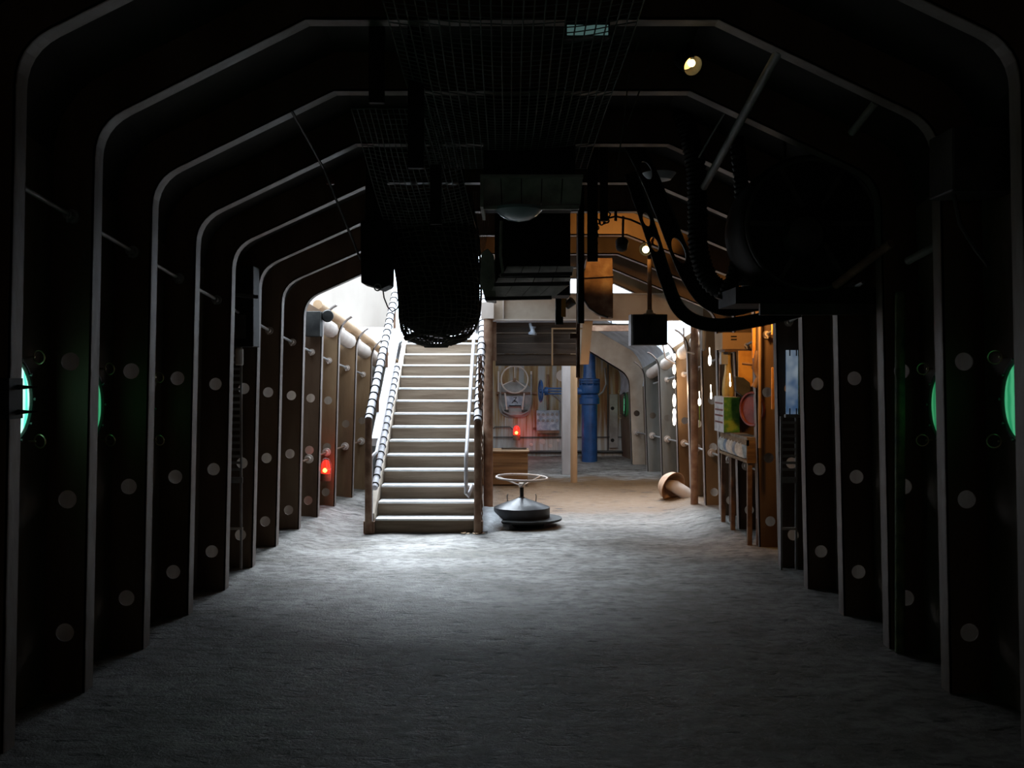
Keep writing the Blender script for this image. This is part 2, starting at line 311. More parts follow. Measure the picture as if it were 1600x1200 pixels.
def rib(i, sgn_list, label, group, xend=None, full=True):
    Y = RIBY[i]
    root = thing('hull_rib', (0 if len(sgn_list) == 2 else sgn_list[0]*2.2, Y, 0), label, 'hull rib', group)
    web = MB(); fl = MB()
    for sgn in sgn_list:
        xe = XC if full else (hull(Y)[0 if sgn < 0 else 1]-LEAN-.02)
        inner, z1 = arch_side(sgn, Y, 0, xe); outer, _ = arch_side(sgn, Y, D, xe)
        z0 = floor_z(sgn*2.3, Y)-.05
        f = lambda u, v: side_pt(sgn, Y, u, v*D)
        cuts = [z0]
        for hz in sorted(holes_z(i, Y)): cuts += [hz-.1, hz+.1]
        cuts.append(z1)
        for k in range(len(cuts)-1):
            a, b = cuts[k], cuts[k+1]
            if b-a < .01: continue
            if k % 2: web.hole_cell(f, a, b, 0, 1, .049, .049/D, (0, .012, 0))
            else: web.sheet(f, [a, b], [0, 1], (0, .012, 0))
        n = len(inner)
        web.sheet(lambda u, v: inner[int(u)].lerp(outer[int(u)], v), list(range(n if full else 4)), [0, 1], (0, .012, 0))
        # flange: follows the inner edge
        path = [side_pt(sgn, Y, z0), side_pt(sgn, Y, (z0+z1)/2)]+inner
        path2, _ = arch_side(sgn, Y, .012, xe); path2 = [side_pt(sgn, Y, z0, .012), side_pt(sgn, Y, (z0+z1)/2, .012)]+path2
        m = len(path); vs = []
        for p, q in zip(path, path2): vs += [p, p+Vector((0, FL, 0)), q+Vector((0, FL, 0)), q]
        fs = [(a*4+k, a*4+(k+1) % 4, (a+1)*4+(k+1) % 4, (a+1)*4+k) for a in range(m-1) for k in range(4)]+[(3, 2, 1, 0), ((m-1)*4, (m-1)*4+1, (m-1)*4+2, (m-1)*4+3)]
        fl.add(vs, fs)
    if full:
        zc = hull(Y)[3]; xl = -XC if len(sgn_list) == 2 else -.25
        web.box(xl, XC, Y, Y+.012, zc, zc+D*1.08); fl.box(xl, XC, Y, Y+FL, zc, zc+.012)
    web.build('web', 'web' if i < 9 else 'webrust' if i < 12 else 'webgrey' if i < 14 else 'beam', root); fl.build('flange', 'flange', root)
    return root
G1 = 'steel hull ribs along the hold'
for i in range(8):
    beside = ['nearest of all', 'just beyond the brightest green portholes', 'in front of the third pair of bays', 'just behind the mesh ceiling', 'beside the dark shelf of machinery', 'carrying the tall ladder frames', 'lit orange on its roof web', 'last that spans both walls, before the stairs'][i]
    rib(i, (-1, 1), f'{ORD[i]} full steel arch rib from the camera, {beside}', G1)
rib(8, (1,), 'right-hand steel half rib under the warm lamp, just past the last full arch', G1)
rib(9, (1,), 'right-hand steel half rib whose rafter edges the bright gap above the beam', G1)
for i, t in ((8, 'short left rib just past the last full arch, with a black box on it'), (9, 'short left rib carrying the glowing red lamp'), (10, 'short left rib with the small valve wheel, beside the stair foot'), (11, 'short left rib partly behind the stair railing'), (12, 'farthest short left rib, behind the stairs')):
    rib(i, (-1,), t, G1, full=False)
for i, t in ((10, 'right rib just beyond the round rusty pole'), (11, 'right rib glowing orange beside the string of glowing spots'), (12, 'pale right rib beyond the glowing orange one')):
    rib(i, (1,), t, G1, full=False)
rib(13, (1,), 'slim right stern rib under the bright shoulder plate', G1, full=False)
rib(14, (1,), 'last right stern rib with a deep pale rafter, right of the blue pipe', G1)
# plating
YS = [h[0] for h in HT]
def plate_side(sgn, name):
    b = MB(); f = lambda u, v: side_pt(sgn, YS[int(u)], lerp(-.1, arch_side(sgn, YS[int(u)])[1], v), D+.002)
    b.sheet(f, list(range(len(YS))), [0, .5, 1], (sgn*.03, 0, 0)); return struct(b.build(name, 'plate'))
plate_side(-1, 'wall_left'); plate_side(1, 'wall_right')
def roof(sgn, ya, yb, mb):
    ys = sorted(set([ya, yb]+[y for y in YS if ya < y < yb]))
    rows = [arch_side(sgn, y, D+.002)[0] for y in ys]
    for r, y in zip(rows, ys): r.append(Vector((0, y, max(hull(y)[3]+D*1.08+.002, r[-1].z))))
    mb.sheet(lambda u, v: rows[int(u)][int(v)], list(range(len(ys))), list(range(len(rows[0]))), (0, 0, .03))
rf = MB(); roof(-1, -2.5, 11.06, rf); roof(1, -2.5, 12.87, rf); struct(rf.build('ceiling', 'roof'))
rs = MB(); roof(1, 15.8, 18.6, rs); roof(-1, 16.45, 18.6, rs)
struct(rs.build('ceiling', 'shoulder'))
bk = MB(); wl, wr, zk, zc = hull(18.5); bk.box(-1.85, 2.1, 18.45, 18.6, -.1, 2.3); struct(bk.build('wall_back', 'bulk'))
ft = MB(); ft.box(-2.9, 2.9, -2.6, -2.5, -.1, 4.9); struct(ft.build('wall_front', 'roof'))
fm = MB(); NX, NY = 52, 210; vs = []
for j in range(NY+1):
    for i in range(NX+1):
        x = -2.7+5.4*i/NX; y = -2.6+21.3*j/NY
        n = .006*math.sin(x*5.3+y*1.7)*math.sin(y*3.1-x*2)+.004*math.sin(x*13+y*7.7)*math.sin(y*11.3)
        vs.append((x, y, floor_z(x, y)+n-.004))
fm.add(vs, [(j*(NX+1)+i, j*(NX+1)+i+1, (j+1)*(NX+1)+i+1, (j+1)*(NX+1)+i) for j in range(NY) for i in range(NX)])
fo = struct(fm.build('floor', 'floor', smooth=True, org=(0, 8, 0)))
# ------------------------------------------------------------------ portholes
def porthole(n, sgn, Y, z, r, g):
    p = side_pt(sgn, Y, z, D); fr = MB(); fr.ring(p-Vector((sgn*.012, 0, 0)), (1, 0, 0), r+.012, .014, 40, 8)
    for k in range(10):
        a = 2*PI*k/10; fr.cyl(p+Vector((0, math.cos(a)*(r+.012), math.sin(a)*(r+.012))), p+Vector((-sgn*.035, math.cos(a)*(r+.012), math.sin(a)*(r+.012))), .008, n=6)
    w = struct(fr.build(f'window_{n}', 'darksteel', smooth=True))
    gl = MB(); gl.lathe([(r, 0), (r, .006), (r*.7, .012), (0, .014)], p, (-sgn, 0, 0), 40); gl.build('pane', g, w, smooth=True)
    for q, (dy, dz) in enumerate(((.19, .215), (.20, -.215))):
        c = MB(); cc = p+Vector((-sgn*.06, dy, dz)); c.ring(cc, (.3, 1, .1), .034, .004, 20, 6); c.cyl(p+Vector((0, dy, dz)), cc+Vector((sgn*.02, 0, 0)), .006, n=6)
        c.build('clamp_loop', 'brass', w, smooth=True)
    return p
porthole(1, -1, 5.19, 1.57, .20, 'g1'); porthole(2, -1, 6.13, 1.515, .20, 'g2'); porthole(3, -1, 7.02, 1.46, .20, 'g3')
porthole(4, 1, 5.20, 1.57, .20, 'g2'); porthole(5, 1, 6.14, 1.515, .20, 'g3'); porthole(6, 1, 18.2, 1.17, .19, 'g2')
# ------------------------------------------------------------------ pipes along the walls
def wall_pipe(sgn, ya, yb, zf, r, off, m, name, label, knobs=True, knobr=.022):
    root = thing(name, tuple(side_pt(sgn, ya, zf(ya), off)), label, 'pipe')
    ys = [y for y in RIBY if ya < y < yb]; pts = [side_pt(sgn, y, zf(y), off) for y in [ya]+ys+[yb]]
    MB().tube(pts, r, 10).build('pipe_run', m, root, smooth=True)
    if knobs:
        for y in ys:
            p = side_pt(sgn, y-.02, zf(y), off); q = side_pt(sgn, y-.075, zf(y), off)
            b = MB(); b.cyl(p, p+(p-q)*.35, knobr*1.7, n=14); b.cyl(q, p, knobr, n=12); b.ring(q, p-q, knobr*.9, .006, 14, 6)
            b.cyl(q, q+Vector((0, 0, -.04)), .007, n=6)
            b.build('coupling', 'pale' if y > 9 else 'grey', root, smooth=True)
wall_pipe(-1, 3.2, 15.6, lambda y: 2.585-.094*(y-5.12), .013, .11, 'grey', 'pipe', 'thin upper conduit running along the left wall through every rib')
wall_pipe(1, 7.2, 16.3, lambda y: 2.50-.085*(y-5.12), .013, .11, 'grey', 'pipe', 'thin upper conduit running along the right wall past the orange bays')
wall_pipe(-1, 11.6, 16.0, lambda y: .74+.01*(y-12), .012, .11, 'rust', 'pipe', 'thin low conduit with valve wheels on the left wall beside the stair foot', knobr=.03)
wall_pipe(1, 10.4, 17.5, lambda y: .74, .013, .09, 'grey', 'pipe', 'thin low conduit on the right wall behind the fallen hood', knobr=.03)
wall_pipe(-1, 11.98, 16.5, lambda y: hull(y)[2]-.075, .098, .10, 'pale', 'pipe', 'fat cream pipe threading the short left ribs beside the stairs', False)
wall_pipe(-1, 11.98, 16.5, lambda y: hull(y)[2]+.09, .055, .07, 'tan', 'pipe', 'slimmer tan pipe lying just above the fat cream one on the left', False)
wall_pipe(1, 12.9, 16.4, lambda y: hull(y)[2]-.10, .085, .10, 'pale', 'pipe', 'fat cream pipe under the hull shoulder on the right wall', False)
# ------------------------------------------------------------------ staircase
SX0, SX1, SY, SR, SG, SN = -1.46, -.41, 11.30, .152, .255, 14
st = thing('staircase', ((SX0+SX1)/2, SY, 0), 'wide timber staircase with sunlit treads rising to the bright hatch', 'staircase')
slope = SR/SG
for k in range(SN):
    y0 = SY+SG*k; z1 = SR*(k+1)
    MB().box(SX0, SX1, y0, y0+.03, z1-SR, z1-.022).build('riser', 'wood', st)
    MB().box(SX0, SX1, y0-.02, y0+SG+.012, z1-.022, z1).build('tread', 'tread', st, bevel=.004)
yl = SY+SG*SN
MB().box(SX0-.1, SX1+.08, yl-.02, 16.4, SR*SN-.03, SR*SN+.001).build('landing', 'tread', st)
for x in (SX0-.07, SX1+.005):
    b = MB(); b.prism([(x, SY-.03, 0), (x, SY-.03, .21), (x, yl, SR*SN+.1), (x, yl, SR*SN-.26), (x, SY+.42, 0)], (.06, 0, 0)); b.build('stringer', 'beam' if x < -1 else 'wood', st)
MB().box(SX0-.12, SX0-.005, SY-.08, SY+.03, 0, .13).build('kick_block', 'rust', st, bevel=.006)
MB().box(SX1+.005, SX1+.1, SY-.08, SY+.03, 0, .13).build('kick_block', 'rust', st, bevel=.006)
def wrapped_rail(x, zb, length, name, label, post=True, r=.042, inner_x=None, inner_z=None, low=False):
    y0 = SY-.08; root = thing(name, (x, y0, 0), label, 'railing')
    a = Vector((x, y0, zb)); d = Vector((0, 1, slope)).normalized()
    MB().tube([a, a+d*length], r, 14).build('sleeve', 'rail', root, smooth=True)
    b = MB(); t = .06
    while t < length: b.ring(a+d*t, d, r+.002, .008, 18, 6); t += .145
    b.build('wrapping', 'black', root, smooth=True)
    if post:
        MB().cyl((x, y0, .0), (x, y0, zb+.01), .038, n=16).build('post', 'rust', root, smooth=True)
        for k in (1, 2, 3):
            q = a+d*(length*k/3-.1); fz = SR*((q.y-SY)/SG)
            MB().cyl((x, q.y, fz-.05), q, .016, n=10).build('post', 'rust', root, smooth=True)
    return root, a, d
rt, a, d = wrapped_rail(-1.525, 1.21, 3.0, 'stair_railing', 'thick black-banded railing with dark rusty post on the left side of the stairs')
a2 = Vector((-1.47, SY+.0, .48))
b = MB(); b.tube([a2, a2+d*2.6], .034, 12); b.build('lower_sleeve', 'rail', rt, smooth=True)
b = MB(); t = .05
while t < 2.6: b.ring(a2+d*t, d, .036, .0075, 18, 6); t += .145
b.build('lower_wrapping', 'black', rt, smooth=True)
rt2, a, d = wrapped_rail(-.365, 1.19, 3.0, 'stair_railing', 'thick black-banded railing with dark rusty post on the right side of the stairs')
b = MB(); p0 = Vector((-1.50, SY-.06, .62)); b.tube([Vector((-1.5, SY-.06, .10)), Vector((-1.5, SY-.06, .78)), Vector((-1.48, SY-.03, .83)), Vector((-1.455, SY+.05, .86)), Vector((-1.455, SY+.05, .86))+d*2.9], .019, 10)
tag(b.build('handrail', 'white', smooth=True), 'slim white handrail inside the left stair railing', 'handrail')
b = MB(); q0 = Vector((-.49, SY-.02, .84)); b.tube([Vector((-.43, SY+.06, .50)), Vector((-.44, SY-.0, .46)), Vector((-.47, SY-.03, .39)), Vector((-.49, SY-.03, .42)), Vector((-.49, SY-.03, .80)), Vector((-.487, SY+.02, .87)), Vector((-.487, SY+.02, .87))+d*2.9], .021, 10)
tag(b.build('handrail', 'white', smooth=True), 'slim white handrail with a hooked lower end inside the right stair railing', 'handrail')
# the slanting pale duct between the left rails
b = MB(); pa = Vector((-1.50, SY+.25, .95)); b.bar(pa, pa+d*2.6, .07, .10); tag(b.build('cable_trough', 'white', bevel=.006), 'pale square trough slanting up between the two left stair rails', 'trough')
# frayed rope hanging from the right railing
b = MB()
for k in range(9):
    x = -.335+random.uniform(-.02, .02); y = SY+.1+random.uniform(-.05, .05); pts = []
    for j in range(26): pts.append((x+.013*math.sin(j*1.9+k*2.1), y+.012*math.cos(j*2.3+k), 1.9-j*.074))
    b.tube(pts, .006, 5)
tag(b.build('rope_drape', 'rust'), 'frayed rusty rope drape hanging beside the right stair railing', 'rope')
# ------------------------------------------------------------------ post, beam, box under the beam
b = MB(); b.cyl((-.286, 12.72, 0), (-.286, 12.72, 2.36), .056, n=20); r0 = thing('support_post', (-.286, 12.72, 0), 'brown round steel post right of the stairs, carrying the cross beam', 'post')
b.build('shaft', 'rust', r0, smooth=True)
MB().box(-.37, -.215, 12.64, 12.80, 2.36, 2.56).build('head_block', 'pale', r0, bevel=.005)
BY = 12.78
r0 = thing('cross_beam', (.85, BY, 2.35), 'broad beige steel beam crossing above the back alcove', 'beam')
MB().box(-.30, 2.32, BY+.04, BY+.06, 2.36, 2.66).build('beam_web', 'beam', r0)
MB().box(-.30, 2.32, BY-.03, BY+.13, 2.345, 2.36).build('lower_flange', 'pale', r0)
MB().box(-.30, 2.32, BY-.03, BY+.13, 2.66, 2.675).build('upper_flange', 'beam', r0)
MB().box(1.06, 1.075, BY-.02, BY+.04, 2.36, 2.66).build('stiffener', 'pale', r0)
MB().box(-.11, -.10, BY-.02, BY+.04, 2.36, 2.66).build('stiffener', 'pale', r0)
r0 = thing('plank_soffit', (.32, BY+.1, 1.82), 'dark brown plank box hung below the beige beam', 'box')
for k in range(4):
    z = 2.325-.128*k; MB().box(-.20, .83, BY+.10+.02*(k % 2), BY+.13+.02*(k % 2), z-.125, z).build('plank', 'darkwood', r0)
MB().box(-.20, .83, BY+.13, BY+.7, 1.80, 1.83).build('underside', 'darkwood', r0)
MB().prism([(.83, BY+.02, 1.815), (.93, BY+.02, 1.815), (.98, BY+.02, 2.34), (.86, BY+.02, 2.34)], (0, .6, 0)).build('side_board', 'tan', r0)
b = MB(); b.bar((.49, BY+.07, 1.80), (.49, BY+.07, 2.24), .018, .018, (0, 1, 0)); b.bar((.48, BY+.07, 2.25), (.86, BY+.07, 2.25), .018, .018); b.build('frame_strip', 'tan', r0)
MB().prism([(-.25, BY+.0, 1.86), (-.19, BY+.0, 1.86), (-.19, BY+.0, 2.33), (-.25, BY+.0, 2.33)], (0, .08, 0)).build('end_strip', 'rust', r0)
b = MB(); b.lathe([(.05, 0), (.05, .02), (.03, .04), (.02, .07), (.035, .10), (.0, .10)], P(832, 523, BY+.02), (0.1, 0, 1), 20); b.bar(P(828, 505, BY+.03), P(832, 520, BY+.03), .03, .02, (0, 1, 0))
tag(b.build('lamp_socket', 'bluegrey', smooth=True), 'small greenish lamp socket on the dark planks below the beam', 'lamp')
# pale square column, brown column
b = MB(); zf = floor_z(.85, 16.2); b.box(.765, .93, 16.15, 16.32, zf-.02, 1.86); tag(b.build('column', 'palegrey', bevel=.008), 'pale grey square column in front of the blue valve', 'column')
b = MB(); zf = floor_z(.9, 15.3); b.cyl((.90, 15.35, zf-.02), (.90, 15.35, 2.35), .05, n=20); tag(b.build('column', 'tan', smooth=True), 'slim rusty tan column just right of the pale grey one', 'column')
b = MB(); b.bar((-.3, 15.35, 2.37), (2.1, 15.35, 2.37), .12, .10); tag(b.build('rear_beam', 'rust'), 'rusty beam resting on the slim tan column, behind the beige beam', 'beam')
# deck over the alcove (gives it its shade)
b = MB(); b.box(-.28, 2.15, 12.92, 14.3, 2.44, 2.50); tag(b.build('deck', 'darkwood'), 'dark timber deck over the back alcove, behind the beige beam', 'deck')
# thin railing on the beam
b = MB(); b.bar(P(905, 507, 13.3), P(990, 507, 13.3), .012, .02); b.bar(P(905, 496, 13.3), P(990, 498, 13.3), .012, .012)
for x in (924, 955, 985): b.bar(P(x, 495, 13.3), P(x, 508, 13.3), .012, .012, (0, 1, 0))
tag(b.build('rail', 'darksteel'), 'short dark rail behind the beam beside the grey hanging box', 'rail')
# ------------------------------------------------------------------ back wall fittings
BW = 18.44
HC = P(804, 593, BW-.16)
r0 = thing('handwheel', tuple(HC), 'large pale spoked handwheel on the stained back wall', 'handwheel')
MB().ring(HC, (0, 1, 0), .232, .013, 40, 8).build('rim', 'pale', r0, smooth=True)
for an in (90, 205, 325):
    a_ = math.radians(an); MB().tube([HC, HC+Vector((math.cos(a_)*.23, 0, math.sin(a_)*.23))], .009, 8).build('spoke', 'pale', r0, smooth=True)
b = MB(); b.cyl(HC-Vector((0, .03, 0)), (HC.x, BW+.02, HC.z), .03, n=16); b.build('hub', 'rust', r0, smooth=True)
r0 = thing('escape_hatch', tuple(P(805, 650, BW)), 'grey rounded hatch with curved bars below the pale handwheel', 'hatch')
def rrect(cx, cz, w, h, r, y, n=6, corners=(1, 1, 1, 1)):
    pts = []
    for (sx, sz, a0), on in zip(((1, 1, 0), (-1, 1, 90), (-1, -1, 180), (1, -1, 270)), corners):
        rr = r if on else .01
        for k in range(n+1):
            a_ = math.radians(a0+90*k/n); pts.append(Vector((cx+sx*(w/2-rr)+rr*math.cos(a_), y, cz+sz*(h/2-rr)+rr*math.sin(a_))))
    return pts
c = P(805, 622, BW)
b = MB(); b.prism(rrect(c.x, c.z-.03, .58, .62, .2, BW-.02), (0, .03, 0)); b.build('door_plate', 'grey', r0, bevel=.005)
b = MB(); b.tube([P(782, 598, BW-.08), P(782, 630, BW-.08), P(787, 643, BW-.08), P(797, 648, BW-.08), P(815, 648, BW-.08), P(825, 643, BW-.08), P(830, 630, BW-.08), P(830, 585, BW-.08)], .014, 8); b.build('bent_bar', 'grey', r0, smooth=True)
b = MB(); b.bar(P(775, 614, BW-.06), P(838, 614, BW-.06), .02, .03); b.build('cross_bar', 'rust', r0)
for xa, xb in ((789, 792), (819, 816)):
    b = MB(); b.bar(P(xa, 614, BW-.07), P(xb, 640, BW-.07), .025, .03, (0, 1, 0)); b.build('strut', 'pale', r0)
b = MB(); b.prism([P(791, 619, BW-.05), P(817, 619, BW-.05), P(820, 636, BW-.05), P(788, 636, BW-.05)], (0, .03, 0)); b.build('dial_plate', 'bluegrey', r0)
b = MB(); b.bar(P(795, 634, BW-.06), P(814, 634, BW-.06), .02, .02); b.tube([P(800, 630, BW-.06), P(804, 625, BW-.06), P(809, 630, BW-.06)], .006, 6)
b.bar(P(802, 621, BW-.06), P(807, 621, BW-.06), .008, .01); b.bar(P(807, 621, BW-.06), P(803, 627, BW-.06), .008, .01); b.bar(P(802, 627, BW-.06), P(807, 627, BW-.06), .008, .01)
b.build('markings', 'black', r0)
for x in (790, 820):
    b = MB(); b.box(P(x-5, 0, BW).x, P(x+5, 0, BW).x, BW-.08, BW-.02, P(0, 644, BW).z, P(0, 640, BW).z); b.build('latch', 'darksteel', r0)
for x in (779, 830):
    b = MB(); b.bar(P(x, 580, BW-.03), P(x, 612, BW-.03), .03, .03, (0, 1, 0)); tag(b.build('wall_bar', 'pale'), f'pale vertical bar on the back wall, {"left" if x < 800 else "right"} of the large handwheel', 'bar')
# junction box
r0 = thing('switch_box', tuple(P(856, 672, BW)), 'pale blue-grey switch box with rows of knobs on the back wall', 'switch box')
A_, B_ = P(838, 672, BW), P(874, 641, BW)
MB().box(A_.x, B_.x, BW-.12, BW+.01, A_.z, B_.z).build('housing', 'bluegrey', r0, bevel=.008)
MB().box(A_.x+.01, B_.x-.01, BW-.13, BW-.02, A_.z-.05, A_.z).build('lower_tray', 'rust', r0)
for row in range(2):
    for k in range(5):
        c = P(841.5+7.2*k, 647.5+9.5*row, BW-.13); b = MB(); b.cyl(c, c+Vector((0, .03, 0)), .026, n=12); b.cyl(c-Vector((0, .015, 0)), c, .014, n=10)
        b.build('knob', 'grey', r0, smooth=True)
b = MB(); b.tube([P(856, 641, BW-.03), P(856, 585, BW-.03)], .018, 8); b.tube([P(838, 668, BW-.03), P(833, 670, BW-.03)], .02, 8); b.build('conduit', 'rust', r0, smooth=True)
b = MB(); c = P(878, 587, BW); b.cyl(c-Vector((0, .04, 0)), c+Vector((0, .01, 0)), .10, n=28); tag(b.build('round_plate', 'pale', smooth=True), 'pale round cover plate on the back wall behind the grey column', 'cover plate')
def red_lamp(c, label, back):
    r0 = thing('warning_lamp', tuple(c), label, 'lamp')
    b = MB(); b.cyl(c+Vector((0, 0, -.14)), c+Vector((0, 0, -.05)), .06, .065, 20); b.bar(c+Vector((0, 0, -.12)), c+Vector(back)+Vector((0, 0, -.12)), .04, .04); b.build('lamp_base', 'rust', r0, smooth=True)
    b = MB(); b.lathe([(.055, -.05), (.058, .0), (.053, .06), (.035, .10), (0, .115)], c, n=24); b.build('glass_cover', 'red_glass', r0, smooth=True)
    b = MB(); b.ball(c+Vector((0, -.055, -.01)), .026); b.build('bulb', 'red_core', r0, smooth=True)
    b = MB()
    for k in range(4):
        a_ = PI*k/4+.3; u = Vector((math.cos(a_), math.sin(a_), 0))
        b.tube([c+u*.066+Vector((0, 0, -.05)), c+u*.067+Vector((0, 0, .05)), c+u*.04+Vector((0, 0, .12)), c+Vector((0, 0, .135)), c-u*.04+Vector((0, 0, .12)), c-u*.067+Vector((0, 0, .05)), c-u*.066+Vector((0, 0, -.05))], .0035, 5)
    b.ring(c, (0, 0, 1), .067, .0035, 20, 5); b.build('cage', 'grey', r0, smooth=True)
    lamp('lamp_glow', 'POINT', tuple(c+Vector((.11, -.10, .02))), 1.6, (1, .05, .02), .03)
red_lamp(P(509, 733, 12.68), 'glowing red caged lamp on a rib left of the stairs', (-.02, .12, 0))
red_lamp(P(807, 675, 18.25), 'glowing red caged lamp low on the back wall', (0, .2, 0))
def wpipe(px, label, r=.012, m='rust', Y=BW-.03):
    b = MB(); b.tube([P(x, y, Y) for x, y in px], r, 8); return tag(b.build('pipe', m, smooth=True), label, 'pipe')
wpipe([(771, 683), (1000, 683)], 'thin dark pipe running level across the back wall through the red lamp height', .009, 'darksteel')
wpipe([(771, 670), (773, 667), (797, 667), (801, 671)], 'thin bent pipe leading into the back wall red lamp', .009, 'darksteel')
wpipe([(823, 712), (824, 706), (905, 706), (1000, 706)], 'dark pipe lying low along the foot of the back wall', .024, 'darksteel')
wpipe([(862, 615), (870, 620), (880, 630)], 'short pale elbow pipe below the blue branch', .02, 'grey')
wpipe([(950, 560), (950, 708)], 'vertical dark conduit on the back wall right of the blue pipe', .012, 'darksteel')
wpipe([(945, 575), (947, 600), (942, 612), (935, 618)], 'curved grey hose beside the blue valve', .016, 'grey')
b = MB(); A_, B_ = P(952, 668, BW), P(965, 616, BW); b.box(A_.x, B_.x, BW-.05, BW+.01, A_.z-.35, B_.z); tag(b.build('wall_locker', 'grey', bevel=.004), 'narrow grey panel with two round holes right of the blue pipe', 'panel')
for y in (638, 688):
    b = MB(); c = P(957, y, BW-.05); b.cyl(c-Vector((0, .004, 0)), c+Vector((0, .01, 0)), .032, n=18)
    tag(b.build('vent_plug', 'black'), f'{"upper" if y < 650 else "lower"} round black plug on the narrow grey panel', 'plug')
b = MB()
for x, y, r in ((848, 690, .05), (860, 697, .035), (872, 688, .03), (830, 695, .03)):
    b.lathe([(r, 0), (r*.7, .004), (0, .004)], P(x, y, BW+.005), (0, -1, 0), 12)
tag(b.build('lime_stains', 'pale'), 'pale crusty lime spots on the lower back wall', 'stain')
# blue valve and pipe
BP = P(921, 712, 17.75); zb = floor_z(BP.x, 17.75); cx, cy = BP.x, 17.75
r0 = thing('blue_valve_pipe', (cx, cy, zb), 'tall bright blue standpipe with bolted valve flanges', 'pipe')
def zz(y): return P(0, y, 17.75).z
MB().cyl((cx, cy, zb-.03), (cx, cy, zz(628)), .132, n=28).build('lower_pipe', 'blue', r0, smooth=True)
MB().lathe([(.13, zz(632)), (.17, zz(631)), (.17, zz(622)), (.15, zz(620)), (.15, zz(617)), (.125, zz(616))], (cx, cy, 0)).build('lower_flange', 'blue', r0, smooth=True)
MB().lathe([(.12, zz(617)), (.165, zz(614)), (.18, zz(608)), (.175, zz(602)), (.14, zz(599))], (cx, cy, 0)).build('valve_body', 'blue', r0, smooth=True)
MB().lathe([(.13, zz(600)), (.175, zz(599)), (.175, zz(596)), (.15, zz(596)), (.15, zz(595)), (.175, zz(595)), (.175, zz(592)), (.11, zz(591))], (cx, cy, 0)).build('upper_flange', 'blue', r0, smooth=True)
MB().lathe([(.115, zz(592)), (.10, zz(580)), (.10, zz(552))], (cx, cy, 0)).build('upper_pipe', 'blue', r0, smooth=True)
for zr, rr in ((599, .165), (627, .155)):
    for k in range(10):
        a_ = 2*PI*k/10; q = Vector((cx+rr*math.cos(a_), cy+rr*math.sin(a_), zz(zr+3))); b = MB(); b.cyl(q, q+Vector((0, 0, .10)), .012, n=6); b.build('bolt', 'blue', r0)
z = zz(611)
b = MB(); b.cyl((cx-.1, cy-.05, z), (cx-.36, cy-.05, z), .06, n=16); b.cyl((cx-.34, cy-.05, z), (cx-.40, cy-.05, z), .09, n=20); b.build('branch', 'blue', r0, smooth=True)
b = MB()
for dz in (-.045, 0, .045): b.cyl((cx-.38, cy-.05, z+dz), (cx-.72, cy-.05, z+dz), .014, n=8)
b.cyl((cx-.70, cy-.05, z), (cx-.76, cy-.05, z), .07, n=16); b.build('spindle_frame', 'blue', r0, smooth=True)
b = MB(); b.ring((cx-.82, cy-.05, z), (1, .15, 0), .175, .016, 28, 8); b.cyl((cx-.84, cy-.05, z), (cx-.75, cy-.05, z), .035, n=12)
for k in range(4): a_ = PI/2*k; b.tube([(cx-.82, cy-.05, z), (cx-.82, cy-.05+.17*math.cos(a_), z+.17*math.sin(a_))], .010, 6)
b.build('edge_on_wheel', 'blue', r0, smooth=True)
# crate
CZ = floor_z(0, 15.3)
r0 = thing('wooden_crate', (-.16, 15.3, CZ), 'low brown wooden crate beside the post, in front of the back wall', 'crate')
for k in range(3): MB().box(-.6, .225, 15.0, 15.025, CZ+.152*k, CZ+.148+.152*k).build('plank', 'crate', r0, bevel=.003)
MB().box(.20, .225, 15.025, 15.6, CZ, CZ+.455).build('end_panel', 'crate', r0)
MB().box(-.6, .20, 15.575, 15.6, CZ, CZ+.455).build('back_panel', 'crate', r0)
MB().box(-.6, -.575, 15.025, 15.575, CZ, CZ+.455).build('end_panel', 'crate', r0)
MB().box(-.62, .245, 14.98, 15.62, CZ+.455, CZ+.475).build('lid', 'crate', r0)
b = MB(); b.bar((-.14, 15.2, CZ+.50), (.20, 15.35, CZ+.49), .06, .02); tag(b.build('loose_board', 'darkwood'), 'short dark board lying on the crate lid', 'board')
# ------------------------------------------------------------------ floor valve
vx, vy = .11, 11.85
r0 = thing('floor_valve', (vx, vy, 0), 'black domed floor hatch with a pale handwheel, right of the stair foot', 'valve')
MB().lathe([(.22, 0), (.24, .05), (.25, .06)], (vx+.03, vy, 0)).build('pedestal', 'black', r0, smooth=True)
MB().lathe([(.30, .060), (.415, .064), (.42, .072), (.42, .088), (.32, .094)], (vx+.03, vy, 0), n=48).build('base_flange', 'black', r0, smooth=True)
MB().lathe([(.31, .09), (.315, .10), (.315, .205), (.308, .21), (.2, .25), (.1, .285), (.035, .31), (.03, .32)], (vx, vy, 0), n=48).build('domed_cover', 'gunmetal', r0, smooth=True)
MB().cyl((vx, vy, .30), (vx, vy, .46), .022, n=14).build('stem', 'black', r0, smooth=True)
hw = Vector((vx, vy, .535)); ax = Vector((.03, -.03, 1))
MB().ring(hw, ax, .285, .0125, 48, 10).build('wheel_rim', 'pale', r0, smooth=True)
for an in (40, 160, 280):
    a_ = math.radians(an); e = hw+Vector((math.cos(a_)*.285, math.sin(a_)*.285, 0)); MB().tube([(vx, vy, .45), (vx+math.cos(a_)*.05, vy+math.sin(a_)*.05, .455), e], .009, 8).build('wheel_spoke', 'pale', r0, smooth=True)
MB().cyl((vx, vy, .43), (vx, vy, .475), .035, n=14).build('wheel_hub', 'pale', r0, smooth=True)
for s_ in (-1, 1):
    b = MB(); b.tube([(vx+s_*.16, vy+.1, .25), (vx+s_*.165, vy+.1, .32), (vx+s_*.155, vy+.1, .34)], .007, 6); b.build('lug', 'grey', r0, smooth=True)
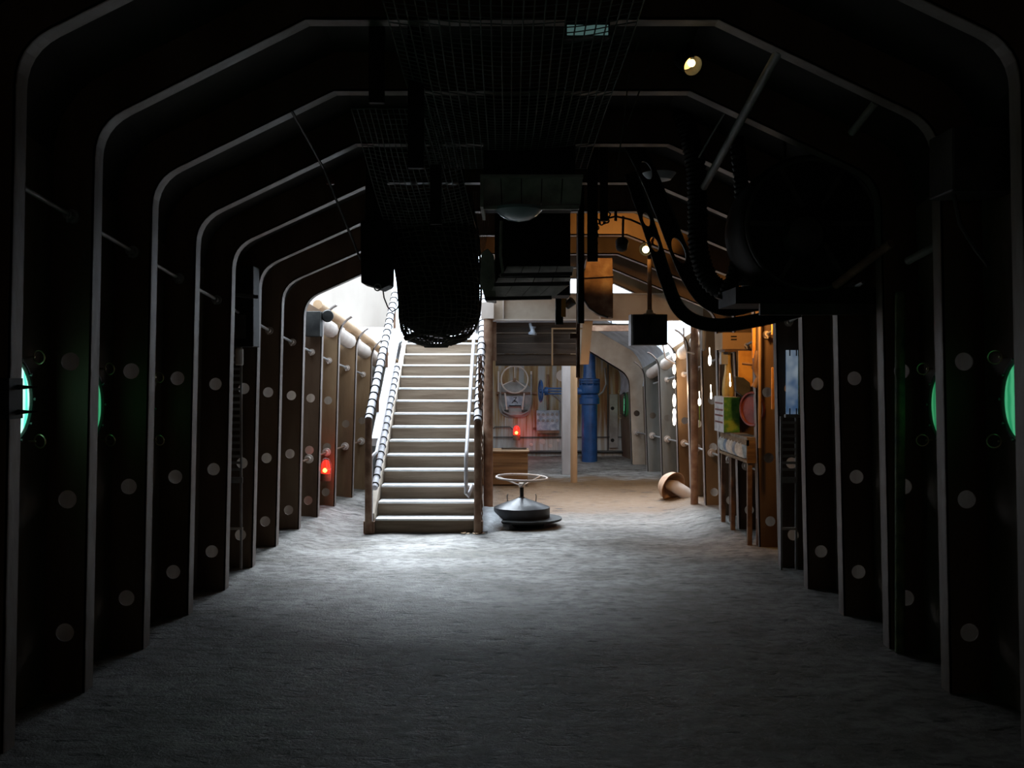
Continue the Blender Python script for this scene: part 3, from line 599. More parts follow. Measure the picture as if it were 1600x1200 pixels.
# concrete mound at the post foot
b = MB(); vs = []; NN = 24
for j in range(9):
    t = j/8; R_ = .34*(1-t**1.6)+.02; h = .19*math.sin(t*PI/2)
    for k in range(NN):
        a_ = 2*PI*k/NN; q = 1+.16*math.sin(3*a_+1)+.08*math.sin(7*a_+j); vs.append((-.26+R_*q*math.cos(a_), 11.95+R_*1.8*q*math.sin(a_), h-.01))
b.add(vs, [(j*NN+k, j*NN+(k+1) % NN, (j+1)*NN+(k+1) % NN, (j+1)*NN+k) for j in range(8) for k in range(NN)]+[tuple(range(8*NN, 9*NN))])
tag(b.build('concrete_mound', 'mound', smooth=True), 'rough grey concrete lump between stair foot and floor hatch', 'mound')
for k in range(7):
    x = -.52+.035*k+random.uniform(-.02, .02); y = SY-.10+random.uniform(-.05, .02); a_ = random.uniform(0, PI)
    b = MB(); u = Vector((math.cos(a_), math.sin(a_), .1))*.03; w = Vector((-math.sin(a_), math.cos(a_), 0))*.014; c = Vector((x, y, .012))
    b.prism([c-u, c-w, c+u, c+w], (0, 0, .003)); tag(b.build('dry_leaf', 'tan'), 'small dry leaf littering the foot of the bottom stair', 'leaf', 'dry leaves at the stair foot')
# ------------------------------------------------------------------ right side
b = MB(); b.cyl((2.245, 13.0, -.02), (2.245, 13.0, 2.38), .047, n=20); tag(b.build('round_pole', 'rust', smooth=True), 'round rusty pole standing free near the right wall, before the fallen hood', 'pole')
c = Vector((2.08, 13.75, .235)); axd = Vector((.55, -.72, -.28)).normalized()
r0 = thing('fallen_hood', (c.x, c.y, floor_z(c.x, c.y)), 'brown bell-shaped hood tipped over on the floor by the right wall', 'hood')
prof = [(.0, -.15), (.08, -.145), (.14, -.11), (.18, -.05), (.195, .02), (.205, .03), (.195, .034), (.18, .02), (.165, -.04), (.12, -.09), (.0, -.12)]
MB().lathe(prof, c, axd, 32).build('bell', 'terracotta', r0, smooth=True)
b = MB(); b.tube([c+axd*-.05, c+axd*.06+Vector((0, 0, .02)), c+Vector((.16, -.12, -.08)), c+Vector((.25, -.18, -.16))], [.07, .085, .085, .07], 16); b.build('inner_pipe', 'pale', r0, smooth=True)
# glowing string added in place of bright white blotches on the rib
r0 = thing('glow_string', tuple(P(1053, 660, 14.55)), 'vertical string of added glowing white spots down a right-hand rib', 'glowing spots')
for k, (y, h) in enumerate(((558, 5), (577, 7), (600, 6), (626, 9), (644, 5), (656, 8))):
    c = P(1053.5, y, 14.55); b = MB(); b.lathe([(.022*math.sin(PI*i/8), -h*.010*math.cos(PI*i/8)) for i in range(9)], c, n=12); b.build('bulb', 'bulb', r0, smooth=True)
b = MB(); b.tube([P(1055, 550, 14.58), P(1055, 663, 14.58)], .007, 6); b.build('cord', 'darksteel', r0)
lamp('glow_string_light', 'POINT', tuple(P(1050, 610, 14.25)), 9, (1, .66, .38), .06)  # added warm light around the string of glowing spots
for k, (x, y, Y, r, h, t) in enumerate(((1063, 505, 12.9, .022, .03, 'small round added glowing spot under the beam near the right wall'), (1109, 563, 11.6, .018, .06, 'slim added glowing spot high between ribs beside the tan box'), (1093, 628, 12.4, .018, .045, 'added glowing spot on a thin green cord right of the rusty pole'), (1111, 618, 11.7, .011, .04, 'tiny added glowing spot below the slim one near the white carton'), (1141, 600, 10.9, .008, .03, 'tiny lit bulb in front of the amber jug'), (904, 509, 12.6, .012, .012, 'tiny lit bulb on the thin rod below the beam'))):  # bright blotches near the right wall built as added glowing beads
    c = P(x, y, Y); b = MB(); b.lathe([(r*math.sin(PI*i/8), -h*math.cos(PI*i/8)) for i in range(9)], c, n=12); b.tube([c+Vector((0, .0, h)), c+Vector((0, .02, h+.08))], .004, 5)
    tag(b.build('glow_bead', 'bulb', smooth=True), t, 'bulb')
wb = MB(); wb.tube([P(1093, 634, 12.4), P(1093, 668, 12.4)], .004, 5); tag(wb.build('cord', 'green'), 'thin green cord hanging below an added glowing spot right of the rusty pole', 'cord')
wpipe([(1068, 512), (1069, 535), (1073, 550), (1085, 553)], 'thin pale cable looping down behind the rusty pole', .010, 'pale', 12.7)
wpipe([(1028, 503), (1040, 560), (1055, 568)], 'pale conduit sloping down to the string of glowing spots', .012, 'pale', 14.3)
b = MB(); b.lathe([(.01, -.15), (.03, -.13), (.036, 0), (.033, .15), (.01, .16)], P(1099, 528, 12.1), (0, 0, 1), 16); tag(b.build('float_cylinder', 'grey', smooth=True), 'pale grey elongated float hanging right of the rusty pole', 'float')
# rack with round lids
RX = 2.27; ya, yb = 10.2, 11.55
r0 = thing('wall_rack', (2.3, 10.9, 0), 'brown wooden rack on legs with round lids, along the right wall', 'rack')
MB().box(RX, 2.42, ya, yb, 1.06, 1.085).build('top_board', 'wood', r0)
MB().box(RX, 2.42, ya, yb, .835, .86).build('bottom_board', 'crate', r0)
MB().box(RX, RX+.02, ya, yb, 1.005, 1.06).build('front_lip', 'crate', r0)
MB().box(RX, 2.42, ya, ya+.025, .86, 1.06).build('end_board', 'crate', r0)
MB().box(RX, 2.42, yb-.025, yb, .86, 1.06).build('end_board', 'crate', r0)
MB().box(2.40, 2.42, ya, yb, .86, 1.06).build('back_board', 'darkwood', r0)
for (x, y) in ((RX+.03, ya+.03), (RX+.03, 11.0), (RX+.03, yb-.05), (2.39, ya+.03), (2.39, yb-.05)):
    MB().box(x-.022, x+.022, y-.022, y+.022, floor_z(x, y)-.02, .84).build('leg', 'rust', r0)
for k in range(8):
    y = ya+.26+.145*k; b = MB(); b.lathe([(.080, 0), (.083, .008), (.080, .05), (.06, .06)], (RX+.02, y-.03, .948), (.8, .6, 0), 24)
    o = b.build('canister', 'disc' if k not in (2, 5) else 'bluegrey', smooth=True)
    tag(o, f'{ORD[k]} round pale canister lying in the wall rack, counted from the near end', 'canister', 'canisters in the wall rack')
r0 = thing('carton', (2.3, 11.4, 1.085), 'green and white carton standing on the wall rack', 'carton')
MB().box(2.205, 2.37, 11.0, 11.5, 1.085, 1.46).build('body', 'carton', r0)
MB().box(2.205, 2.37, 10.995, 11.0, 1.09, 1.455).build('front_face', 'green', r0)
b = MB()
for k, z in enumerate((1.18, 1.25, 1.31, 1.38)): b.box(2.201, 2.205, 11.05, 11.45, z, z+.018)
b.build('printed_bands', 'red', r0)
b = MB(); b.lathe([(.055, 0), (.062, .05), (.055, .16), (.038, .26), (.03, .36), (.03, .46), (.036, .47), (.02, .475)], (2.28, 11.15, 1.46), n=22); tag(b.build('amber_jug', 'amber', smooth=True), 'mustard coloured tapering jug standing on the carton', 'jug')
r0 = thing('vent_box', (2.33, 11.2, 1.95), 'tan metal box with two slots high on the right wall', 'box')
MB().box(2.19, 2.50, 11.0, 11.4, 1.955, 2.13).build('body', 'tan', r0, bevel=.006)
for dz in (0, .03): MB().box(2.28, 2.34, 10.99, 11.0, 2.05+dz, 2.065+dz).build('slot', 'black', r0)
MB().box(2.22, 2.50, 11.02, 11.35, 1.93, 1.955).build('lower_ledge', 'rust', r0)
MB().box(2.20, 2.27, 11.1, 11.2, 1.80, 1.93).build('bracket', 'grey', r0)
b = MB(); c = P(1177, 639, 10.25); b.lathe([(.165, 0), (.17, .01), (.165, .03), (.15, .028), (.145, .01), (.0, .008)], c, (-.86, -.5, 0), 36); tag(b.build('round_pan', 'red', smooth=True), 'shallow dull red pan hanging above the wall rack', 'pan')
b = MB(); b.prism([P(1149, 588, 10.6), P(1162, 590, 10.6), P(1172, 598, 10.6), P(1174, 610, 10.6), P(1164, 622, 10.6), P(1150, 612, 10.6)], (0, .08, 0)); tag(b.build('motor_housing', 'darksteel', bevel=.01), 'dark angular motor housing behind the red pan', 'motor')
for (x0, x1, y0, y1, Y, t) in ((1154, 1176, 548, 604, 10.75, 'orange panel between ribs behind the dark motor housing'), (1176, 1181, 500, 560, 10.1, 'narrow orange strip above the red pan'), (1206, 1216, 574, 640, 9.75, 'orange panel just left of the bluish glowing panel'), (1206, 1211, 495, 523, 9.7, 'short orange strip high beside a rib near the ladder')):
    b = MB(); A_, B_ = P(x0, y1, Y), P(x1, y0, Y); b.box(A_.x, B_.x, Y, Y+.03, A_.z, B_.z); tag(b.build('orange_board', 'orange', bevel=.004), t, 'panel', 'orange panels on the right wall')
for (x, y0, y1, Y, r, m, t) in ((1187, 497, 700, 10.0, .014, 'tan', 'long tan tube descending past the red pan'), (1179, 500, 590, 10.2, .006, 'grey', 'thin grey wire above the red pan'), (1137, 548, 600, 11.3, .022, 'amber', 'mustard tube standing behind the amber jug'), (1147, 548, 610, 11.3, .006, 'grey', 'thin grey rod beside the mustard tube'), (1125, 560, 640, 11.7, .014, 'rust', 'brown rod left of the amber jug')):
    b = MB(); b.cyl(P(x, y1, Y), P(x, y0, Y), r, n=10); tag(b.build('wall_tube', m, smooth=True), t, 'tube')
b = MB(); pts = [P(1183, 548, 10.05), P(1180, 575, 10.05), P(1184, 590, 10.05), P(1178, 605, 10.05)]; b.tube(pts, [.02, .035, .02, .03], 8); b.tube([P(1160, 568, 10.1), P(1180, 570, 10.05)], .015, 6); tag(b.build('tool', 'rust', smooth=True), 'rusty hanging tool with a side arm above the red pan', 'tool')
lamp('rack_glow', 'SPOT', (2.12, 9.55, 2.42), 45, (1, .50, .14), .05, target=(2.42, 10.7, 1.55), angle=120)
r0 = thing('flood_lamp', (2.12, 9.50, 2.45), 'small hooded flood lamp hidden high on the right wall, shining on the rack', 'lamp')
MB().lathe([(.02, -.12), (.05, -.1), (.06, 0), (.052, 0), (.04, -.08), (0, -.09)], (2.12, 9.50, 2.45), (.2, .8, -.6), 18).build('hood', 'black', r0, smooth=True)
MB().bar((2.12, 9.46, 2.5), (2.12, 9.42, 2.78), .02, .02).build('stalk', 'black', r0)
# ladder racks with box, both walls
def ladder(sgn):
    Y = 9.16; s_ = 'left' if sgn < 0 else 'right'
    x0 = 2.265; x1 = 2.44
    r0 = thing('ladder_rack', (sgn*2.37, Y, 0), f'tall narrow metal ladder frame standing against a rib on the {s_} wall', 'ladder')
    zt = 1.93 if sgn < 0 else 1.33
    for x in (x0+.065 if sgn > 0 else x0+.08, x1+.02): MB().box(min(sgn*(x-.008), sgn*(x+.008)), max(sgn*(x-.008), sgn*(x+.008)), Y-.03, Y, 0, zt).build('rail', 'grey', r0)
    for z, h in ((.78, .05), (.36, .02)): MB().box(min(sgn*(x0+.065), sgn*(x1+.02)), max(sgn*(x0+.065), sgn*(x1+.02)), Y-.035, Y-.01, z-h/2, z+h/2).build('rung', 'pale' if h < .03 else 'grey', r0)
    k = 0; z = .86
    while z < zt-.03:
        MB().box(min(sgn*(x0+.075), sgn*(x1+.01)), max(sgn*(x0+.075), sgn*(x1+.01)), Y-.025, Y-.015, z, z+.022).build('slat', 'grey', r0); z += .058
ladder(-1); ladder(1)
r0 = thing('cabinet', (-2.33, 9.05, 1.94), 'black electrical cabinet above the ladder frame on the left wall', 'cabinet')
MB().box(-2.42, -2.20, 8.98, 9.2, 1.93, 2.62).build('body', 'black', r0, bevel=.008)
MB().box(-2.38, -2.26, 8.96, 8.98, 2.0, 2.2).build('hatch', 'darksteel', r0)
b = MB(); b.bar(P(363, 460, 8.8), P(402, 464, 8.95), .03, .03); b.build('bracket_arm', 'darksteel', r0)
b = MB(); b.lathe([(.028, -.075), (.034, -.07), (.034, .06), (.02, .075)], P(374, 557, 9.0), n=18); tag(b.build('white_canister', 'hullcan', smooth=True), 'small white cylinder on the left ladder frame, under the black cabinet', 'canister')
r0 = thing('glow_panel', (2.44, 9.15, 1.33), 'tall bluish metal panel with its sheen added as glow, clipped to a rib on the right wall', 'panel')
A_, B_ = P(1228, 647, 9.10), P(1251, 547, 9.10)
MB().box(A_.x, B_.x, 9.09, 9.11, A_.z, B_.z).build('pane', 'sheen_glow', r0, bevel=.003)
MB().box(A_.x-.01, B_.x+.01, 9.07, 9.12, A_.z-.03, A_.z-.003).build('sill', 'grey', r0)
MB().cyl((B_.x-.015, 9.09, A_.z), (B_.x-.015, 9.09, B_.z), .014, n=10).build('rolled_edge', 'chrome', r0, smooth=True)
for x in (A_.x+.03, B_.x-.04):
    for z in (A_.z+.02, B_.z-.02): MB().box(x-.004, x+.004, 9.08, 9.09, z-.03, z+.03).build('clip', 'black', r0)
b = MB(); b.cyl((2.37, 6.45, 0), (2.37, 6.45, 2.2), .03, n=14); tag(b.build('greenlit_pipe', 'greenlit', smooth=True), 'green-tinged vertical pipe between ribs on the right wall near the portholes', 'pipe')
# things on the left
b = MB(); A_, B_ = P(479, 526, 11.8), P(502, 487, 11.8); b.box(A_.x, B_.x, 11.72, 11.9, A_.z, B_.z); r0 = thing('speaker_box', tuple((A_+B_)/2), 'black box on a left rib with a round knob facing the stairs', 'box')
b.build('body', 'black', r0, bevel=.006)
b = MB(); c = P(511, 494, 11.9); b.lathe([(.04, 0), (.065, .01), (.07, .04), (.06, .07), (.0, .075)], c, (.3, -.95, 0), 24); b.bar(P(502, 494, 11.85), c, .02, .02); b.build('horn', 'black', r0, smooth=True)
b = MB(); b.box(-2.31, -2.20, 4.62, 4.75, 1.50, 1.68)
b.cyl((-2.2, 4.7, 1.64), (-2.12, 4.72, 1.64), .012, .002, 8); b.cyl((-2.2, 4.7, 1.53), (-2.12, 4.72, 1.53), .012, .002, 8); tag(b.build('rib_clamp', 'black'), 'black two-pronged clamp on the nearest left rib before the bright porthole', 'clamp')
# cream upper wall seen through the opening
b = MB(); b.box(-3.4, -1.70, 14.9, 15.0, 2.36, 5.0); tag(b.build('deckhouse_wall', 'cream'), 'sunlit cream wall seen through the open roof, left of the stairs', 'wall')
# ------------------------------------------------------------------ things hung from the roof
def roofz(y): return hull(y)[3]
# wire mesh sheets
def net_sheet(c00, c10, c11, c01, nu, nv, r, sag, name, m, label):
    c00, c10, c11, c01 = map(Vector, (c00, c10, c11, c01)); b = MB()
    def f(u, v):
        p = c00.lerp(c10, u).lerp(c01.lerp(c11, u), v); w = math.sin(u*PI)*math.sin(v*PI)
        return p-Vector((0, 0, sag*w+.002*math.sin(u*23+v*9)))+Vector((.003*math.sin(v*9+u*5), 0, 0))
    for i in range(nu+1): b.tube([f(i/nu, j/16) for j in range(17)], r, 4)
    for j in range(nv+1): b.tube([f(i/12, j/nv) for i in range(13)], r*.8, 4)
    return tag(b.build(name, m), label, 'net')
net_sheet((-.60, 4.3, 3.46), (.62, 4.3, 3.46), (.52, 7.4, 3.14), (-.56, 7.4, 3.14), 24, 58, .0038, .10, 'ceiling_mesh', 'mesh', 'broad square wire mesh slung flat under the roof')
net_sheet((-1.02, 6.7, 3.38), (-.42, 6.7, 3.38), (-.28, 8.5, 2.82), (-.98, 8.5, 2.75), 16, 36, .0036, .05, 'side_mesh', 'mesh', 'slanting smaller wire mesh left of the flat one, leading to the net bundle')
net_sheet(P(735, 300, 8.7), P(768, 300, 8.7), P(752, 440, 8.9), P(744, 440, 8.9), 8, 4, .0022, 0, 'frayed_ropes', 'rope', 'thin frayed rope strands between the net bundle and the right hood')
# net bundle
NY_ = 8.5; c0 = P(681, 520, NY_); 
r0 = thing('net_bundle', (c0.x, NY_, 1.9), 'big dark cargo net bundle hanging above the stairs', 'net bundle')
def bun(t, a):      # t 0 bottom .. 1 top
    prof = [(0, .0), (.02, .14), (.05, .23), (.10, .29), (.2, .325), (.35, .335), (.55, .345), (.75, .36), (1, .33)]
    for (t0, r_), (t1, r1) in zip(prof, prof[1:]):
        if t <= t1:
            q = (t-t0)/(t1-t0); R_ = lerp(r_, r1, q); break
    z = P(0, 543, NY_).z+t*1.22
    cxx = c0.x+lerp(.0, -.01, t)+.02*math.sin(t*5)
    return Vector((cxx+R_*(1+.05*math.sin(3*a+4*t))*math.cos(a), NY_+.9*R_*math.sin(a), z))
b = MB(); n = 28; ts = [.085, .10, .16, .25, .4, .55, .7, .85, 1.0]; vs = []
for t in ts:
    for k in range(n):
        a_ = 2*PI*k/n; p = bun(t, a_); cc = Vector((c0.x, NY_, p.z)); s_ = .97 if t > .1 else .6; vs.append(cc+(p-cc)*s_*(1+.02*math.sin(7*a_+9*t)))
b.add(vs, [(j*n+k, j*n+(k+1) % n, (j+1)*n+(k+1) % n, (j+1)*n+k) for j in range(len(ts)-1) for k in range(n)]+[tuple(range(n)), tuple(range((len(ts)-1)*n, len(ts)*n))])
b.build('load', 'bundle', r0, smooth=True)
b = MB(); n = 40
for k in range(n): b.tube([bun(max(.004, (j/20)**1.3), 2*PI*k/n+.25*math.sin(j*.25)) for j in range(21)], .0055, 5)
for j in range(1, 34): 
    t = (j/34)**1.15; b.tube([bun(t, 2*PI*i/40)+Vector((0, 0, .006*math.sin(5*i+j))) for i in range(40)], .005, 5, True)
b.build('netting', 'netdark', r0)
b = MB(); b.tube([bun(.07, 2*PI*i/40)+Vector((0, 0, .02*math.sin(i*.5))) for i in range(40)], .016, 6, True); b.tube([bun(.012, 2*PI*i/40) for i in range(40)], .018, 6, True); b.build('rim_rope', 'netdark', r0, smooth=True)
for sx in (-.2, .2): MB().tube([(c0.x+sx, NY_, 3.05), (c0.x+sx*.9, NY_, 3.2)], .02, 8).build('sling', 'netdark', r0, smooth=True)
# hood one
def trimmed_hood(x0, x1, ya_, yb_, z0, z1, label, fl, ztrim, nseg):
    r0 = thing('vent_hood', ((x0+x1)/2, (ya_+yb_)/2, z0), label, 'hood')
    MB().box(x0+.02, x1-.05, ya_+.15, yb_, z0+.05, z0+ztrim).build('lower_casing', 'black', r0); MB().box(x0+.02, x1-.05, ya_+.03, yb_, z0+ztrim, z1).build('casing', 'black', r0)
    for k in range(nseg):        # sloping trim boards
        a_ = lerp(x0, x1, k/nseg)+.003; c_ = lerp(x0, x1, (k+1)/nseg)-.003
        MB().prism([(a_, ya_+.02, z0+ztrim), (c_, ya_+.02, z0+ztrim), (lerp((x0+x1)/2, c_, fl), ya_+.12, z0+.03), (lerp((x0+x1)/2, a_, fl), ya_+.12, z0+.03)], (0, .02, 0)).build('trim_board', 'shingle', r0)
    MB().bar((x0, ya_+.01, z0+ztrim+.012), (x1, ya_+.01, z0+ztrim+.012), .03, .024).build('upper_bead', 'shingle', r0, bevel=.004)
    MB().bar((x0, ya_+.11, z0+.012), (x1-.02, ya_+.11, z0+.012), .035, .028).build('lower_bead', 'shingle', r0, bevel=.004)
    MB().box(x0, x0+.02, ya_, yb_, z0, z0+ztrim).build('side_trim', 'shingle', r0)
    return r0
trimmed_hood(-.205, .46, 6.8, 7.4, 2.775, 3.60, 'dark boxy hood with a pale board trim, under the flat wire mesh', .97, .185, 5)
b = MB(); b.lathe([(.0, -.075), (.07, -.065), (.12, -.035), (.155, 0), (.15, .02)], (.045, 6.95, 2.775), n=32); tag(b.build('dome_lens', 'lens', smooth=True), 'shallow glass dome under the upper boxy hood', 'lamp')
# hood two: recessed frame
r0 = thing('framed_hood', (.17, 8.2, 2.25), 'lower dark hood with stepped plank frame, hanging right of the net bundle', 'hood')
HY = 8.0
def W2(x, y, Y=HY): return P(x, y, Y)
A_, B_ = W2(768, 470), W2(896, 345)
MB().box(A_.x+.02, B_.x-.01, HY+.24, HY+.6, A_.z+.06, 3.44).build('casing', 'black', r0)
MB().prism([W2(752, 395), W2(762, 388), W2(772, 400), W2(775, 470), W2(758, 468), W2(750, 440)], (0, .3, 0)).build('left_cheek', 'shingle', r0, bevel=.006)
MB().tube([W2(783, 345), W2(782, 400), W2(786, 425), W2(781, 432)], .012, 8).build('left_moulding', 'shingle', r0, smooth=True)
for row, (ya1, yb1, xl0, xl1, xr0, xr1, dy) in enumerate(((416, 427, 792, 787, 897, 895, .03), (434, 446, 778, 772, 893, 890, .0), (447, 464, 771, 762, 888, 866, -.04))):
    for k in range(4):
        f0, f1 = k/4+.004, (k+1)/4-.004
        MB().prism([W2(lerp(xl0, xr0, f0), ya1, HY+dy), W2(lerp(xl0, xr0, f1), ya1, HY+dy), W2(lerp(xl1, xr1, f1), yb1, HY+dy+.10), W2(lerp(xl1, xr1, f0), yb1, HY+dy+.10)], (0, .025, 0)).build('frame_board', 'shingle', r0)
for (x0_, x1_, y_, dy) in ((783, 894, 430, .0), (772, 890, 445, -.03), (758, 862, 467, -.07)):
    MB().bar(W2(x0_, y_, HY+dy), W2(x1_, y_-2, HY+dy), .03, .028).build('bead', 'darksteel', r0, bevel=.004)
# hoist block left
r0 = thing('hoist', tuple(P(590, 452, 8.2)), 'dark hoist block with shaft hanging left of the net bundle', 'hoist')
b = MB(); b.prism([P(563, 345, 8.1), P(612, 345, 8.1), P(609, 445, 8.1), P(595, 452, 8.1), P(578, 446, 8.1), P(564, 442, 8.1)], (0, .28, 0)); b.build('block', 'black', r0, bevel=.01)
for k in range(7): MB().ring(P(606, 365+12*k, 8.12), (0, 1, .2), .035, .008, 14, 6).build('link', 'black', r0, smooth=True)
MB().prism([P(572, 232, 8.15), P(602, 232, 8.15), P(604, 345, 8.15), P(570, 345, 8.15)], (0, .12, 0)).build('shaft', 'black', r0)
b = MB(); b.ring(P(590, 449, 8.1), (0, 1, 0), .025, .006, 16, 6); b.build('eye', 'grey', r0, smooth=True)
b = MB(); b.tube([P(x, y, 8.3) for x, y in ((598, 450), (600, 465), (606, 480), (613, 487), (620, 483), (627, 470))], .006, 6); tag(b.build('rope_loop', 'netdark', smooth=True), 'thin rope loop sagging between the hoist and the net bundle', 'rope')
def strap(x0, x1, y0, y1, Y, label, m='black', d_=.04):
    b = MB(); A_, B_ = P(x0, y1, Y), P(x1, y0, Y); b.box(A_.x, B_.x, Y, Y+d_, A_.z, hull(Y)[3]+.22); return tag(b.build('hanging_strap', m), label, 'strap', 'dark straps hung from the roof')
strap(576, 600, -10, 160, 5.75, 'dark flat strap hanging at the upper left of the wire mesh')
strap(637, 662, -10, 262, 5.75, 'long dark strap hanging in front of the wire mesh, left side')
strap(672, 690, 130, 350, 7.3, 'dark strap hanging behind the long one, above the net bundle')
strap(716, 726, 225, 300, 7.8, 'short dark strap at the right edge of the slanting mesh')
strap(903, 913, 300, 505, 8.6, 'dark strap hanging along the right edge of the framed hood')
strap(918, 934, 150, 408, 8.0, 'broad dark strap in front of the orange-lit rib, left side')
strap(938, 950, 150, 345, 7.9, 'short dark strap with a chain at its end')
strap(868, 880, 430, 507, 9.2, 'dark post hanging beside the small orange box')
r0 = tag(MB().box(P(877, 0, 9.2).x, P(884, 0, 9.2).x, 9.19, 9.24, P(0, 495, 9.2).z, P(0, 466, 9.2).z).build('orange_box', 'orange'), 'small upright orange box hanging below the framed hood', 'box')
b = MB(); b.lathe([(.02, -.05), (.035, -.04), (.04, .04), (.03, .045), (.0, .03)], P(890, 474, 9.3), (.7, -.3, .55), 16); b.tube([P(882, 466, 9.3), P(890, 474, 9.3)], .008, 6); tag(b.build('spotlight', 'darksteel', smooth=True), 'small black spotlight head beside the orange box', 'lamp')
b = MB(); b.cyl(P(903, 590, 9.6), (P(904, 395, 9.6).x, 9.6, 3.28), .018, n=8); b.bar(P(890, 525, 9.6), P(904, 525, 9.6), .05, .05); tag(b.build('hanging_rod', 'rust', smooth=True), 'slim brown rod hanging from the roof past the beam', 'rod')
# chain
b = MB(); path = [(950, 335), (948, 345), (940, 348), (934, 346), (932, 356), (931, 368), (930, 380), (929, 392)]
for (x, y), (x2, y2) in zip(path, path[1:]):
    for t in (0, .5):
        p = P(lerp(x, x2, t), lerp(y, y2, t), 8.0); b.ring(p, (1, 0, .3) if t else (0, 1, .3), .017, .006, 12, 5)
b.tube([P(950, 341, 8.0), P(962, 338, 8.0), P(985, 343, 8.0), P(1005, 352, 8.0)], .008, 6); b.bar(P(962, 330, 8.0), P(962, 345, 8.0), .02, .02, (0, 1, 0))
tag(b.build('chain', 'black', smooth=True), 'black chain dangling in front of the orange-lit roof', 'chain')
# curved cowl
r0 = thing('air_cowl', tuple(P(932, 497, 10.3)), 'curved grey-brown sheet metal cowl hanging below the roof', 'cowl')
pl = [(917, 403), (957, 403), (958, 440), (958, 497), (950, 496), (935, 491), (921, 481), (911, 466), (906, 448), (907, 434), (914, 420)]
MB().prism([P(x, y, 10.3) for x, y in pl], (0, .22, 0)).build('shell', 'rust', r0, smooth=True, bevel=.008)
b = MB(); b.tube([P(x, y, 10.29) for x, y in pl[4:]], .010, 6); b.build('rolled_lip', 'darksteel', r0, smooth=True)
b = MB(); b.bar(P(907, 433, 10.28), P(958, 430, 10.28), .02, .02); b.build('seam', 'rust', r0)
# hanging box
r0 = thing('speaker', tuple(P(1015, 539, 10.0)), 'dark square box hanging from a pipe right of the beam', 'box')
A_, B_ = P(989, 539, 10.0), P(1043, 491, 10.0)
MB().box(A_.x, B_.x, 10.0, 10.22, A_.z, B_.z).build('housing', 'darksteel', r0, bevel=.006)
MB().prism([P(986, 540, 10.0), P(989, 539, 10.0), P(989, 491, 10.0), P(986, 491, 10.0)], (0, .22, 0)).build('lit_side', 'white', r0)  # light falling on the box's left side, painted as a white strip
MB().box(A_.x+.015, B_.x-.015, 9.99, 10.0, A_.z+.015, B_.z-.015).build('grille', 'black', r0)
c = P(1015, 490, 10.11); MB().lathe([(.06, 0), (.06, .012), (.035, .02), (.03, .04), (.022, .05)], (c.x, 10.11, B_.z), n=20).build('collar', 'grey', r0, smooth=True)
MB().cyl((c.x, 10.11, B_.z+.04), (c.x, 10.11, 3.03), .022, n=14).build('hanger_pipe', 'rust', r0, smooth=True)
# perforated curved arms
def spline(pts, n=8):
    out = []
    for i in range(len(pts)-1):
        p0 = Vector(pts[max(0, i-1)]); p1 = Vector(pts[i]); p2 = Vector(pts[i+1]); p3 = Vector(pts[min(len(pts)-1, i+2)])
        for k in range(n):
            t = k/n; out.append(.5*((2*p1)+(p2-p0)*t+(2*p0-5*p1+4*p2-p3)*t*t+(3*p1-p0-3*p2+p3)*t**3))
    out.append(Vector(pts[-1])); return out
def arm(pts, Y, w, holes, label):
    sp = spline([P(x, y, Y) for x, y in pts], 10); cum = [0]
    for a_, c_ in zip(sp, sp[1:]): cum.append(cum[-1]+(c_-a_).length)
    L_ = cum[-1]
    def f(u, v):
        u = max(0, min(L_-1e-6, u)); i = max(k for k in range(len(cum)) if cum[k] <= u); i = min(i, len(sp)-2); t = (u-cum[i])/(cum[i+1]-cum[i])
        def nrm(j): j0, j1 = max(0, j-1), min(len(sp)-1, j+1); d_ = (sp[j1]-sp[j0]).normalized(); return Vector((-d_.z, 0, d_.x))
        n_ = nrm(i).lerp(nrm(i+1), t).normalized(); return sp[i].lerp(sp[i+1], t)+n_*(v-.5)*w
    r0 = thing('curved_arm', tuple(sp[-1]), label, 'arm', 'perforated curved arms')
    b = MB(); u = 0
    for hc, hl, hr in holes:
        a_, c_ = hc-hl, hc+hl; m_ = max(1, int((a_-u)/.05)); b.sheet(f, [lerp(u, a_, k/m_) for k in range(m_+1)], [0, 1], (0, .03, 0))
        b.hole_cell(f, a_, c_, 0, 1, hl*.72, hr, (0, .03, 0)); u = c_
    m_ = max(1, int((L_-u)/.05)); b.sheet(f, [lerp(u, L_, k/m_) for k in range(m_+1)], [0, 1], (0, .03, 0))
    b.build('perforated_plate', 'black', r0)
    for v in (0, 1): MB().tube([f(L_*k/60, v)+Vector((0, -.004, 0)) for k in range(61)], .006, 6).build('edge_rod', 'darksteel', r0, smooth=True)
arm([(972, 195), (1008, 262), (1036, 328), (1060, 390), (1080, 435), (1105, 468), (1140, 480), (1180, 472), (1225, 465), (1300, 462)], 7.8, .125, [(.38, .10, .30), (1.02, .14, .34), (2.0, .17, .27)], 'right and broader of two black curved perforated arms sweeping down from the roof')
arm([(985, 270), (1006, 330), (1024, 385), (1042, 440), (1060, 482), (1090, 503), (1130, 508), (1185, 500), (1250, 485)], 7.7, .09, [(.36, .07, .28), (.55, .08, .32)], 'left and slimmer of two black curved perforated arms, ending lowest')
